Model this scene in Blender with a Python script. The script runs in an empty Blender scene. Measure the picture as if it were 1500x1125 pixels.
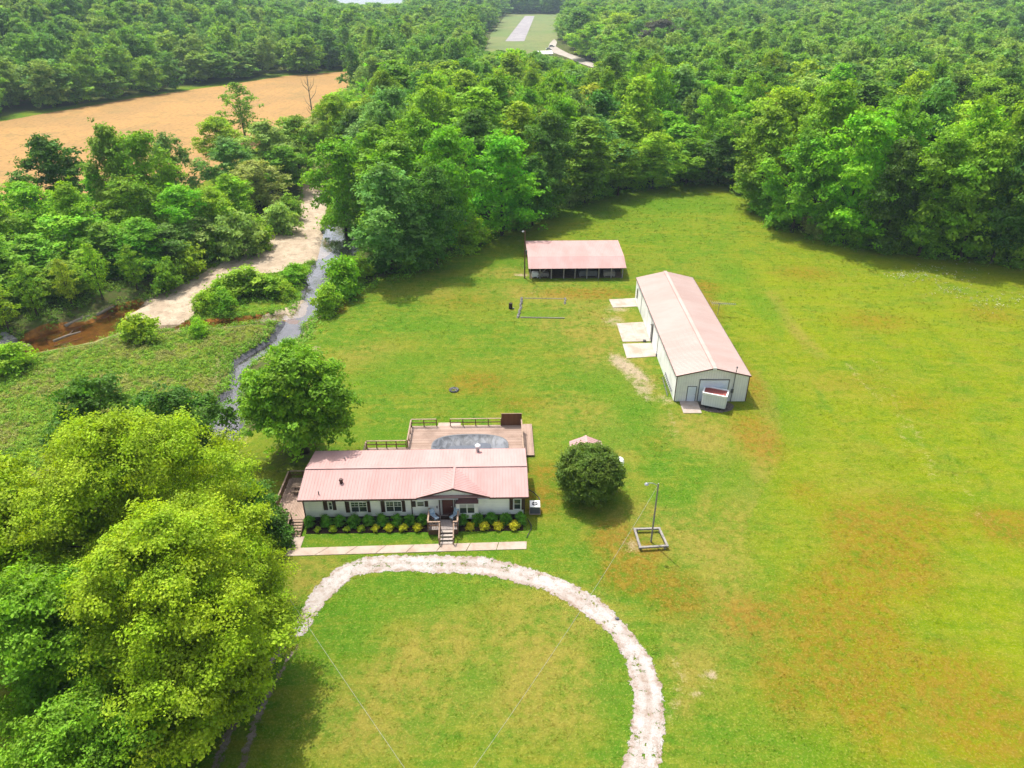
import bpy, math, random
import numpy as np
from mathutils import Vector, Matrix
R_ = math.radians
random.seed(7); rng = np.random.default_rng(11)
S = bpy.context.scene
COL = S.collection

# ------------------------------------------------------------------ survey helpers (photo point -> world point on a level)
F = 1041.; CX = 750.; CY = 562.5; PIT = math.atan((562.5 + 38) / F); CAMH = 46.
sP, cP = math.sin(PIT), math.cos(PIT)
def at(x, y, z=0.):
    u = (x - CX) / F; v = (y - CY) / F
    d = (u, cP - sP * v, -sP - cP * v); t = (z - CAMH) / d[2]
    return (d[0] * t, d[1] * t, z)
def at2(x, y, z=0.): return at(x, y, z)[:2]
def on_y(x, y, Y):
    u = (x - CX) / F; v = (y - CY) / F
    t = Y / (cP - sP * v); return (u * t, CAMH + (-sP - cP * v) * t)
def px(X, Y, Z):
    dz = Z - CAMH; zc = Y * cP - dz * sP; yv = -Y * sP - dz * cP
    return CX + F * X / zc, CY + F * yv / zc
def height_to(X, Y, z0, ytop):
    lo, hi = 0., 60.
    for _ in range(40):
        m = (lo + hi) / 2
        if px(X, Y, z0 + m)[1] > ytop: lo = m
        else: hi = m
    return lo
def sd_poly(P, poly):
    """signed distance (negative inside) of points P (N,2) to polygon"""
    P = np.asarray(P, float); poly = np.asarray(poly, float)
    n = len(poly); d2 = np.full(len(P), 1e18); ins = np.zeros(len(P), bool)
    for i in range(n):
        a = poly[i]; b = poly[(i + 1) % n]; e = b - a; w = P - a
        t = np.clip((w @ e) / max(e @ e, 1e-9), 0, 1)
        q = w - t[:, None] * e; d2 = np.minimum(d2, (q ** 2).sum(1))
        c1 = (a[1] <= P[:, 1]) & (b[1] > P[:, 1]); c2 = (a[1] > P[:, 1]) & (b[1] <= P[:, 1])
        cr = e[0] * w[:, 1] - e[1] * w[:, 0]
        ins ^= (c1 & (cr > 0)) | (c2 & (cr < 0))
    d = np.sqrt(d2); return np.where(ins, -d, d)
def sstep(x, a, b):
    t = np.clip((np.asarray(x, float) - a) / (b - a), 0, 1); return t * t * (3 - 2 * t)
def gp(pts, z=0.): return np.array([at2(x, y, z) for x, y in pts])

# ------------------------------------------------------------------ polygons surveyed on the ground
BED = gp([(-150,540),(0,510),(40,497),(100,480),(160,453),(205,443),(250,425),(320,385),(400,345),(443,300),(440,262),(452,225),(472,222),
          (498,285),(520,330),(528,378),(505,385),(490,405),(470,455),(445,480),(440,500),(410,512),(370,535),(354,550),(352,575),(362,604),
          (345,640),(320,680),(290,760),(240,760),(285,660),(303,598),(333,572),(336,536),(398,500),(425,472),(400,472),(340,480),(240,488),
          (190,486),(140,503),(70,516),(0,528),(-150,576)], -1.5)
W_MAIN = gp([(492,296),(490,314),(473,341),(463,385),(448,413),(445,438),(430,459),(420,466),(398,499),(343,535),(338,576),(306,598),(304,621),
             (270,740),(300,740),(330,680),(347,640),(359,604),(351,583),(352,547),(374,530),(407,506),(439,495),(443,474),(470,460),(467,452),
             (476,429),(488,401),(500,380),(523,378),(526,350),(514,330),(505,296)], -1.65)
W_WEST = gp([(-150,543),(0,511),(34,499),(68,485),(135,473),(162,454),(203,444),(217,447),(184,464),(188,482),(135,502),(68,515),(0,528),(-150,574)], -1.65)
W_LINK = gp([(184,470),(236,476),(338,469),(422,458),(428,468),(338,478),(236,485),(186,484)], -1.65)
BAR = gp([(442,262),(472,262),(478,300),(472,325),(468,338),(486,362),(462,380),(405,398),(350,406),(300,424),(286,440),(279,467),
          (240,477),(184,464),(204,446),(250,425),(284,409),(324,385),(392,348),(437,315),(446,291)], -1.35)
SPIT = gp([(380,463),(425,450),(438,438),(448,438),(444,456),(420,462),(392,467)], -1.35)
MEADOW = gp([(440,505),(462,470),(480,450),(520,428),(560,412),(640,388),(720,348),(800,314),(850,297),(900,284),(960,273),(1030,268),(1085,273),
             (1105,300),(1130,324),(1180,347),(1240,362),(1300,369),(1400,380),(1500,390),(2100,420)])
MEADOW = np.vstack([MEADOW, [(140, 60), (140, -30), (-60, -30), (-60, 30), (-27, 50), (-27, 70), (-27, 80)]])
WILD = np.vstack([gp([(-200,590),(0,528),(70,516),(140,503),(190,486),(340,480),(425,472),(400,500),(338,536),(333,572),(303,598),(285,660)]), [(-32, 52), (-60, 40), (-120, 40)]])
FIELD = gp([(-500,262),(-200,208),(0,178),(200,143),(330,125),(420,111),(517,104),(540,112),(480,160),(410,190),(330,250),(285,275),(100,292),(0,302),(-300,340)])
AIRF = gp([(742,21),(718,52),(712,68),(706,90),(800,96),(812,70),(816,58),(822,36),(832,21)])
RUNWAY = gp([(740,60.5),(768,60.5),(783,23.5),(769,23.5)])
FROAD = gp([(812,57),(805,64),(803,72),(812,78),(830,84),(850,93),(868,99),(875,96),(855,86),(832,78),(822,73),(814,68),(816,62)])
LAKE = np.array([(-330, 1130), (-170, 1130), (-190, 1700), (-330, 2700), (-700, 2700), (-430, 1500)], float)
OPENROAD = gp([(790,58),(816,56),(830,76),(880,97),(870,106),(800,100),(780,76)])

def terrain(x, y, full=False):
    x = np.asarray(x, float).ravel(); y = np.asarray(y, float).ravel(); P = np.stack([x, y], 1)
    z = np.zeros(len(P))
    near = (x > -190) & (x < 20) & (y > 15) & (y < 260)
    sb = np.full(len(P), 99.); sw = np.full(len(P), 99.)
    if near.any():
        Q = P[near]; sb[near] = sd_poly(Q, BED)
        sw[near] = np.minimum(np.minimum(sd_poly(Q, W_MAIN), sd_poly(Q, W_WEST)), sd_poly(Q, W_LINK))
        z = z - 1.35 * sstep(sb, 4.5, -1.0) - .8 * sstep(sw, .6, -1.0)
    # wooded hill beyond the tan field, and low ridges far off
    ln = ((y - 268.9) * 95 - (x + 184.4) * 151) / 178.
    z = z + 34 * sstep(ln, 10, 260) * sstep(x + .25 * y, 0, -130) * sstep(y, 1500, 700)
    z = z + 16 * sstep(y, 420, 900) * sstep(x, 120, 420)
    lw = np.abs(x - (-.17 * y))
    z = z + 26 * sstep(y, 1250, 1900) * sstep(lw, 160, 420)
    if full: return z, sb, sw
    return z
def tz(x, y): return float(terrain([x], [y])[0])

# ------------------------------------------------------------------ materials
def mat(name):
    m = bpy.data.materials.new(name); m.use_nodes = True; nt = m.node_tree; nt.nodes.clear()
    out = nt.nodes.new('ShaderNodeOutputMaterial'); return m, nt, out
class NT:
    def __init__(s, nt): s.nt = nt
    def n(s, t, **kw):
        nd = s.nt.nodes.new(t)
        for k, v in kw.items(): setattr(nd, k, v)
        return nd
    def l(s, a, b): s.nt.links.new(a, b)
    def setin(s, nd, i, v):
        if hasattr(v, 'links') or hasattr(v, 'is_linked'): s.l(v, nd.inputs[i])
        elif isinstance(v, (tuple, list)) and len(v) == 3 and nd.inputs[i].type == 'RGBA': nd.inputs[i].default_value = (*v, 1)
        else: nd.inputs[i].default_value = v
    def math(s, op, a, b=0., c=None, clamp=False):
        nd = s.n('ShaderNodeMath', operation=op, use_clamp=clamp); s.setin(nd, 0, a); s.setin(nd, 1, b)
        if c is not None: s.setin(nd, 2, c)
        return nd.outputs[0]
    def mix(s, f, a, b, blend='MIX'):
        nd = s.n('ShaderNodeMixRGB', blend_type=blend); s.setin(nd, 0, f); s.setin(nd, 1, a); s.setin(nd, 2, b); return nd.outputs[0]
    def noise(s, scale, detail=2., rough=.5, vec=None, dist=0.):
        nd = s.n('ShaderNodeTexNoise'); nd.inputs['Scale'].default_value = scale; nd.inputs['Detail'].default_value = detail
        nd.inputs['Roughness'].default_value = rough; nd.inputs['Distortion'].default_value = dist
        if vec is not None: s.l(vec, nd.inputs['Vector'])
        return nd.outputs[0]
    def ramp(s, v, a, b, clamp=True):
        nd = s.n('ShaderNodeMapRange', clamp=clamp, interpolation_type='SMOOTHSTEP'); s.setin(nd, 0, v); nd.inputs[1].default_value = a; nd.inputs[2].default_value = b
        return nd.outputs[0]
    def coord(s, which='Object'): return s.n('ShaderNodeTexCoord').outputs[which]
    def scalev(s, v, sc):
        nd = s.n('ShaderNodeMapping'); s.l(v, nd.inputs[0]); nd.inputs['Scale'].default_value = sc; return nd.outputs[0]
    def attr(s, name, typ='GEOMETRY'):
        nd = s.n('ShaderNodeAttribute', attribute_name=name, attribute_type=typ); return nd
    def bsdf(s, col, rough=.6, spec=.3, metal=0., bump=None, bstr=.3, bdist=.05):
        b = s.n('ShaderNodeBsdfPrincipled'); s.setin(b, 'Base Color', col); s.setin(b, 'Roughness', rough)
        b.inputs['Specular IOR Level'].default_value = spec; b.inputs['Metallic'].default_value = metal
        if bump is not None:
            bp = s.n('ShaderNodeBump'); bp.inputs['Strength'].default_value = bstr; bp.inputs['Distance'].default_value = bdist
            s.l(bump, bp.inputs['Height']); s.l(bp.outputs[0], b.inputs['Normal'])
        return b.outputs[0]

def simple(name, col, rough=.6, spec=.3, var=.18, scale=2., metal=0., col2=None, stretch=None, fine=14.):
    m, nt, out = mat(name); k = NT(nt); v = k.coord()
    if stretch: v = k.scalev(v, stretch)
    n1 = k.noise(scale, 5, .6, v); n2 = k.noise(scale * fine, 2, .5, v)
    c = k.mix(k.ramp(n1, .35, .7), col, col2 if col2 else tuple(q * (1 - var) for q in col))
    c = k.mix(k.math('MULTIPLY', k.ramp(n2, .3, .75), var), c, tuple(q * .45 for q in col))
    k.l(k.bsdf(c, rough, spec, metal, n2, .15, .01), out.inputs[0]); return m

def boards(name, col, col2, width=.14, axis='Y', rough=.8, gapk=.25):
    """planks: each its own tone, dark gaps between"""
    m, nt, out = mat(name); k = NT(nt); v = k.coord()
    sp = k.n('ShaderNodeSeparateXYZ'); k.l(v, sp.inputs[0]); a = sp.outputs[axis]
    t = k.math('DIVIDE', a, width); fl = k.math('FLOOR', t); fr = k.math('FRACT', t)
    wn = k.n('ShaderNodeTexWhiteNoise', noise_dimensions='1D'); k.l(fl, wn.inputs['W'])
    st = (1.2, 14, 14) if axis == 'Y' else ((14, 1.2, 14) if axis == 'X' else (2, 2, 14))
    gr = k.noise(1.6, 4, .6, k.scalev(v, st)); big = k.noise(.5, 3, .6, v)
    c = k.mix(k.math('ADD', k.math('MULTIPLY', wn.outputs[0], .6), k.math('MULTIPLY', gr, .4)), col, col2)
    c = k.mix(k.math('MULTIPLY', k.ramp(big, .45, .75), .5), c, tuple(q * .6 for q in col2))
    gap = k.math('LESS_THAN', k.math('ABSOLUTE', k.math('SUBTRACT', fr, .5)), .44)
    c = k.mix(gap, tuple(q * gapk for q in col2), c)
    k.l(k.bsdf(c, rough, .2), out.inputs[0]); return m

def leafmat(name, base=None, trans=.40, gloss=.012):
    m, nt, out = mat(name); k = NT(nt)
    oi = k.n('ShaderNodeObjectInfo'); at_ = k.attr('v'); v = at_.outputs['Fac']; w = k.attr('w').outputs['Fac']
    if base is None:
        cr = k.n('ShaderNodeValToRGB'); el = cr.color_ramp.elements
        pal = [(0, TINT['dark']), (.22, TINT['blue']), (.45, TINT['mid']), (.7, TINT['fresh']), (.9, TINT['pale']), (1, TINT['yellow'])]
        el[0].position = 0; el[0].color = (*pal[0][1], 1); el[1].position = 1; el[1].color = (*pal[-1][1], 1)
        for p, c in pal[1:-1]:
            e = el.new(p); e.color = (*c, 1)
        k.l(oi.outputs['Random'], cr.inputs[0])
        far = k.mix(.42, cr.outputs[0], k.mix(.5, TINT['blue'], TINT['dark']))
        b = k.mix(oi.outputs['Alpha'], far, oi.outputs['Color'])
    else:
        rgb = k.n('ShaderNodeRGB'); rgb.outputs[0].default_value = (*base, 1); b = rgb.outputs[0]
    hs = k.n('ShaderNodeHueSaturation')
    k.l(k.math('ADD', .478, k.math('MULTIPLY', w, .040)), hs.inputs['Hue'])
    k.l(k.math('ADD', .45, k.math('MULTIPLY', v, 1.05)), hs.inputs['Value'])
    hs.inputs['Saturation'].default_value = 1.; k.l(b, hs.inputs['Color'])
    c = hs.outputs[0]
    d = k.n('ShaderNodeBsdfDiffuse'); k.l(c, d.inputs[0])
    t = k.n('ShaderNodeBsdfTranslucent'); k.l(k.mix(1., c, (1.25, 1.2, .7), 'MULTIPLY'), t.inputs[0])
    mx = k.n('ShaderNodeMixShader'); mx.inputs[0].default_value = trans; k.l(d.outputs[0], mx.inputs[1]); k.l(t.outputs[0], mx.inputs[2])
    g = k.n('ShaderNodeBsdfGlossy'); g.inputs['Roughness'].default_value = .6; g.inputs[0].default_value = (1, 1, 1, 1)
    m2 = k.n('ShaderNodeMixShader'); m2.inputs[0].default_value = gloss; k.l(mx.outputs[0], m2.inputs[1]); k.l(g.outputs[0], m2.inputs[2])
    k.l(m2.outputs[0], out.inputs[0]); return m

TINT = dict(mid=(.190, .380, .014), fresh=(.280, .470, .016), yellow=(.320, .450, .014), dark=(.095, .225, .018), blue=(.170, .340, .060), olive=(.200, .330, .026), bright=(.190, .450, .010), pale=(.330, .450, .090), lime=(.315, .455, .012), purple=(.11, .11, .075))
M = {}
M['leaf'] = leafmat('foliage')
M['bark'] = simple('bark', (.085, .065, .045), .9, .1, .4, 3)
M['deadwood'] = simple('dead_wood', (.26, .22, .17), .9, .1, .3, 3)
M['pinkroof'] = simple('faded_red_metal_roof', (.425, .272, .254), .72, .15, .08, .5, 0, (.38, .228, .21), (1, .25, 1), 5)
M['pinkroof_pale'] = simple('pale_pink_metal_roof', (.42, .32, .285), .72, .15, .07, .4, 0, (.395, .28, .245), (.3, 1, 1), 5)
M['maroon'] = simple('maroon_trim', (.075, .022, .018), .5, .4, .15)
M['brownpaint'] = simple('brown_shutter', (.045, .020, .018), .5, .4, .15)
M['white'] = simple('white_paint', (.78, .78, .75), .5, .4, .06)
M['siding'] = boards('house_siding', (.87, .86, .81), (.84, .83, .78), .2, 'Z', .6, .82)
M['barnwall'] = boards('barn_sheet_wall', (.76, .76, .70), (.73, .73, .68), .3, 'X', .5, .8)
M['barnside'] = boards('barn_side_wall', (.82, .82, .80), (.80, .80, .78), .3, 'Y', .5, .85)
M['bluewhite'] = simple('pale_blue_white_door', (.66, .73, .80), .4, .4, .06)
M['skirt'] = simple('dark_skirting', (.06, .055, .055), .8, .2)
M['glass'] = simple('window_glass', (.035, .045, .05), .08, .7, .3, 1)
M['curtain'] = simple('curtain', (.45, .45, .42), .8, .1)
M['doorwood'] = simple('dark_red_brown_door', (.10, .030, .022), .45, .4, .25, 2, 0, None, (6, 6, .6))
M['deck'] = boards('weathered_deck_boards', (.43, .32, .26), (.22, .14, .10), .15, 'Y')
M['deckx'] = boards('weathered_deck_boards_across', (.38, .27, .21), (.25, .17, .125), .15, 'X')
M['greydeck'] = boards('grey_porch_boards', (.30, .26, .24), (.24, .20, .18), .14, 'X')
M['railwood'] = simple('brown_railing_wood', (.17, .09, .055), .8, .2, .3, 3)
M['railtop'] = simple('sun_bleached_rail', (.36, .25, .18), .8, .2, .3, 3)
M['panelwood'] = boards('brown_privacy_boards', (.17, .075, .035), (.12, .05, .025), .14, 'X')
M['timber'] = simple('grey_weathered_timber', (.30, .275, .25), .9, .15, .35, 4)
M['concrete'] = simple('concrete', (.40, .325, .265), .85, .2, .12, .8, 0, (.31, .225, .17))
M['pad'] = simple('bright_concrete_pad', (.41, .355, .31), .85, .2, .14, .6, 0, (.33, .25, .19))
M['steel'] = simple('galvanised_steel', (.42, .43, .44), .4, .5, .15, 3, .5)
M['black'] = simple('black_plastic', (.018, .018, .02), .5, .4)
M['rust'] = simple('rusty_black_barrel', (.04, .022, .016), .8, .3, .5, 4)
M['darkgrey'] = simple('dark_grey_metal', (.11, .115, .125), .5, .4)
M['mulch'] = simple('dark_mulch', (.045, .028, .02), .95, .1, .5, 3)
M['stone'] = simple('pale_stone', (.30, .28, .26), .9, .2, .4, 3)
M['paleboard'] = simple('pale_step_boards', (.42, .36, .31), .85, .2, .2, 3)
M['cushion'] = simple('blue_white_cushion', (.50, .58, .62), .8, .1, .1, 6, 0, (.08, .22, .36))
M['dirtfloor'] = simple('earth_floor', (.12, .09, .06), .95, .1, .4)
M['redtop'] = boards('red_ribbed_top', (.30, .085, .075), (.26, .075, .065), .25, 'X', .8, .7)
M['trailer'] = boards('pale_grey_trailer_side', (.66, .69, .70), (.63, .66, .67), .28, 'X', .45, .8)
M['wire'] = simple('wire', (.30, .30, .28), .6, .3)
M['carpaint'] = simple('silver_car_paint', (.55, .56, .58), .25, .5)
M['tank'] = simple('white_tank_paint', (.80, .80, .80), .35, .5, .05)

# pool cover
m, nt, out = mat('grey_pool_cover'); k = NT(nt); v = k.coord()
wr = k.noise(1.3, 5, .65, k.scalev(v, (1.0, .35, 1)), 1.2)
c = k.mix(k.ramp(wr, .42, .62), (.03, .035, .045), (.105, .115, .135))
k.l(k.bsdf(c, .55, .5, 0, wr, .6, .08), out.inputs[0]); M['cover'] = m
M['puddle'] = simple('puddle_on_cover', (.075, .085, .105), .06, .6, .1)

# ground
def ground_mat(blades=False):
    m, nt, out = mat('grass_blades' if blades else 'grass_ground'); k = NT(nt); v = k.coord()
    a1 = k.attr('mask_a'); a2 = k.attr('mask_b'); a3 = k.attr('mask_c')
    s1 = k.n('ShaderNodeSeparateColor'); k.l(a1.outputs['Color'], s1.inputs[0])
    s2 = k.n('ShaderNodeSeparateColor'); k.l(a2.outputs['Color'], s2.inputs[0])
    s3 = k.n('ShaderNodeSeparateColor'); k.l(a3.outputs['Color'], s3.inputs[0])
    brown, lush, dry = s1.outputs[0], s1.outputs[1], s1.outputs[2]
    bare, wood, lime = s2.outputs[0], s2.outputs[1], s2.outputs[2]
    bedl, bedo, wild = s3.outputs[0], s3.outputs[1], s3.outputs[2]
    nA = k.noise(.045, 4, .6, v); nB = k.noise(.22, 5, .65, v, .6); nC = k.noise(1.1, 5, .65, v); nD = k.noise(5.5, 4, .7, v)
    vs = k.scalev(v, (1, .5, 1)); nE = k.noise(.5, 4, .6, vs)
    ad = lambda a, b: k.math('ADD', a, b); mu = lambda a, b: k.math('MULTIPLY', a, b)
    mixn = ad(mu(nA, .4), ad(mu(nB, .4), mu(nC, .2)))
    nF = k.noise(2.4, 5, .75, v); nG = k.noise(9., 3, .7, v); nH = k.noise(.75, 4, .7, k.scalev(v, (.35, 1., 1)))
    rot = k.n('ShaderNodeMapping'); k.l(v, rot.inputs[0]); rot.inputs['Rotation'].default_value = (0, 0, R_(62)); rot.inputs['Scale'].default_value = (.18, 1., 1)
    nS = k.noise(.55, 4, .7, rot.outputs[0])
    c = k.mix(k.ramp(mixn, .42, .58), (.066, .150, .011), (.125, .166, .015))
    c = k.mix(k.math('MULTIPLY', lime, k.ramp(nB, .10, .70)), c, (.160, .200, .005))
    c = k.mix(mu(k.ramp(nH, .50, .66), .40), c, (.185, .165, .018))
    c = k.mix(mu(k.ramp(nS, .50, .66), .40), c, (.195, .185, .022))
    c = k.mix(mu(k.ramp(nS, .48, .36), .35), c, (.075, .150, .004))
    thr = lambda mask, n, a=.35: k.ramp(ad(mask, mu(k.math('SUBTRACT', n, .5), 1.9)), a, a + .45)
    mid = ad(mu(nB, .4), ad(mu(nC, .35), mu(nF, .25)))
    spot = ad(mu(nC, .5), ad(mu(nF, .3), mu(nD, .2)))
    brk = lambda mask, n: mu(k.ramp(mask, .10, .60), ad(.20, mu(k.ramp(n, .42, .60), .72)))
    c = k.mix(brk(dry, mid), c, (.215, .175, .036))
    c = k.mix(brk(lush, mid), c, (.050, .150, .008))
    c = k.mix(mu(k.ramp(brown, .12, .55), ad(.20, mu(k.ramp(spot, .42, .60), .62))), c, (.205, .090, .012))
    c = k.mix(mu(wild, k.ramp(nC, .4, .6)), c, (.12, .16, .025))
    c = k.mix(thr(bare, ad(mu(nC, .5), mu(nD, .5)), .27), c, (.34, .265, .185))
    # blades: darker hollows, paler seed heads and straw, at three sizes
    c = k.mix(mu(k.ramp(nF, .50, .62), .42), c, k.mix(.5, c, (.03, .07, .003)))
    c = k.mix(mu(k.ramp(nG, .50, .60), .40), c, k.mix(.45, c, (.025, .055, .003)))
    c = k.mix(mu(k.ramp(nD, .52, .64), .65), c, k.mix(.55, c, (.32, .30, .07)))
    c = k.mix(mu(k.ramp(nC, .52, .66), .50), c, k.mix(.5, c, (.25, .245, .035)))
    c = k.mix(mu(k.ramp(nC, .46, .36), .45), c, k.mix(.5, c, (.04, .105, .004)))
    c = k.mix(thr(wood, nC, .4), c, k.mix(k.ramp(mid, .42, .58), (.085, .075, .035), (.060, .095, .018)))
    c = k.mix(k.ramp(bedl, .3, .7), c, k.mix(k.ramp(nC, .35, .65), (.135, .13, .145), (.085, .085, .095)))
    c = k.mix(k.ramp(bedo, .3, .7), c, k.mix(k.ramp(nC, .35, .65), (.24, .105, .024), (.15, .068, .018)))
    h = ad(ad(nD, mu(nC, .6)), mu(nF, .9))
    if blades:
        d = k.n('ShaderNodeBsdfDiffuse'); t_ = k.n('ShaderNodeBsdfTranslucent'); mx = k.n('ShaderNodeMixShader'); mx.inputs[0].default_value = .5; c2 = k.mix(1., c, (1.28, 1.28, 1.1), 'MULTIPLY')
        k.l(c2, d.inputs[0]); k.l(c2, t_.inputs[0]); k.l(d.outputs[0], mx.inputs[1]); k.l(t_.outputs[0], mx.inputs[2]); k.l(mx.outputs[0], out.inputs[0]); return m
    k.l(k.bsdf(c, .95, .0, 0, h, .7, .14), out.inputs[0]); return m
M['ground'] = ground_mat()

def patchmat(name, cols, scale, amp=1.2, escale=.9, weeds=0., rough=.9, thr=0., rut=0., rows=None):
    """loose surface whose ragged rim gives way to the grass below"""
    m, nt, out = mat(name); k = NT(nt); v = k.coord()
    e = k.attr('edge').outputs['Fac']
    n1 = k.noise(scale, 5, .65, v); n2 = k.noise(scale * 5, 4, .7, v); n3 = k.noise(scale * 22, 2, .6, v)
    if rows: n2 = k.noise(scale * 9, 4, .7, k.scalev(v, rows))
    c = k.mix(k.ramp(n1, .40, .60), cols[0], cols[1])
    n4 = k.noise(scale * 2.3, 6, .75, v)
    c = k.mix(k.math('MULTIPLY', k.ramp(n4, .50, .62), .75), c, cols[2])
    c = k.mix(k.math('MULTIPLY', k.ramp(n2, .52, .66), .5), c, cols[2])
    c = k.mix(k.math('MULTIPLY', k.ramp(n3, .5, .66), .45), c, tuple(q * .45 for q in cols[1]))
    ne = k.noise(escale, 9, .78, v)
    al = k.math('ADD', k.math('ADD', e, thr), k.math('MULTIPLY', k.math('SUBTRACT', ne, .5), amp * 2))
    a = k.math('GREATER_THAN', al, 0.)
    if rut: c = k.mix(k.math('MULTIPLY', k.ramp(k.math('ABSOLUTE', k.math('SUBTRACT', e, .72)), .40, .12), .5), k.mix(.28, c, cols[2]), k.mix(.6, c, cols[0]))
    if rut: a = k.math('MULTIPLY', a, k.math('SUBTRACT', 1, k.math('MULTIPLY', k.math('GREATER_THAN', e, rut), k.math('GREATER_THAN', k.noise(1.7, 6, .75, v), .56))))
    if weeds:
        nw = k.noise(.9, 8, .8, v)
        a = k.math('MULTIPLY', a, k.math('LESS_THAN', nw, 1 - weeds))
    b = k.bsdf(c, rough, .15, 0, n3, .5, .06)
    tr = k.n('ShaderNodeBsdfTransparent'); mx = k.n('ShaderNodeMixShader'); k.l(a, mx.inputs[0]); k.l(tr.outputs[0], mx.inputs[1]); k.l(b, mx.inputs[2])
    k.l(mx.outputs[0], out.inputs[0]); return m
M['drive'] = patchmat('white_gravel', ((.42, .405, .39), (.33, .285, .25), (.215, .14, .09)), .45, .85, 1.5, .41, .9, -.10, 1.15)
M['track'] = patchmat('worn_gravel_track', ((.24, .20, .16), (.17, .13, .09), (.11, .11, .04)), .5, .9, 1.2, .44, .9, -.15)
M['bar'] = patchmat('creek_gravel', ((.43, .345, .25), (.35, .27, .19), (.25, .19, .13)), .3, 1.1, .5, .37, .9, .25)
M['field'] = patchmat('dry_tan_crop', ((.34, .19, .058), (.285, .165, .054), (.23, .15, .048)), .035, 3.0, .06, rows=(1, .06, 1))
M['airgrass'] = patchmat('mown_airfield_grass', ((.11, .16, .035), (.15, .165, .05), (.095, .135, .035)), .012, 5.0, .03)
M['runway'] = patchmat('old_asphalt', ((.30, .28, .28), (.25, .23, .24), (.21, .19, .19)), .06, .5, .1)
M['dirtroad'] = patchmat('pale_road', ((.38, .34, .29), (.33, .29, .245), (.27, .23, .19)), .05, .8, .1)

M['darkgravel'] = patchmat('dark_gravel', ((.10, .085, .075), (.08, .07, .06), (.2, .16, .13)), .8, .3, 1.)
# creek water: clear, tinted, rippled
def watermat(name, tint, rgh=.05):
    m, nt, out = mat(name); k = NT(nt); v = k.coord()
    n = k.noise(.9, 4, .6, k.scalev(v, (1, .6, 1)))
    bp = k.n('ShaderNodeBump'); bp.inputs['Strength'].default_value = .35; bp.inputs['Distance'].default_value = .12; k.l(n, bp.inputs['Height'])
    tr = k.n('ShaderNodeBsdfTransparent'); tr.inputs[0].default_value = (*tint, 1)
    gl = k.n('ShaderNodeBsdfGlossy'); gl.inputs['Roughness'].default_value = rgh; k.l(bp.outputs[0], gl.inputs['Normal'])
    fr = k.n('ShaderNodeFresnel'); fr.inputs[0].default_value = 1.33; k.l(bp.outputs[0], fr.inputs['Normal'])
    f2 = k.math('MULTIPLY', fr.outputs[0], 2.4, clamp=True)
    mx = k.n('ShaderNodeMixShader'); k.l(f2, mx.inputs[0]); k.l(tr.outputs[0], mx.inputs[1]); k.l(gl.outputs[0], mx.inputs[2])
    k.l(mx.outputs[0], out.inputs[0]); return m
M['water'] = watermat('creek_water', (.80, .78, .76))
m, nt, out = mat('lake_water'); k = NT(nt); k.l(k.bsdf((.10, .14, .17), .12, .6), out.inputs[0]); M['lake'] = m

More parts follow.
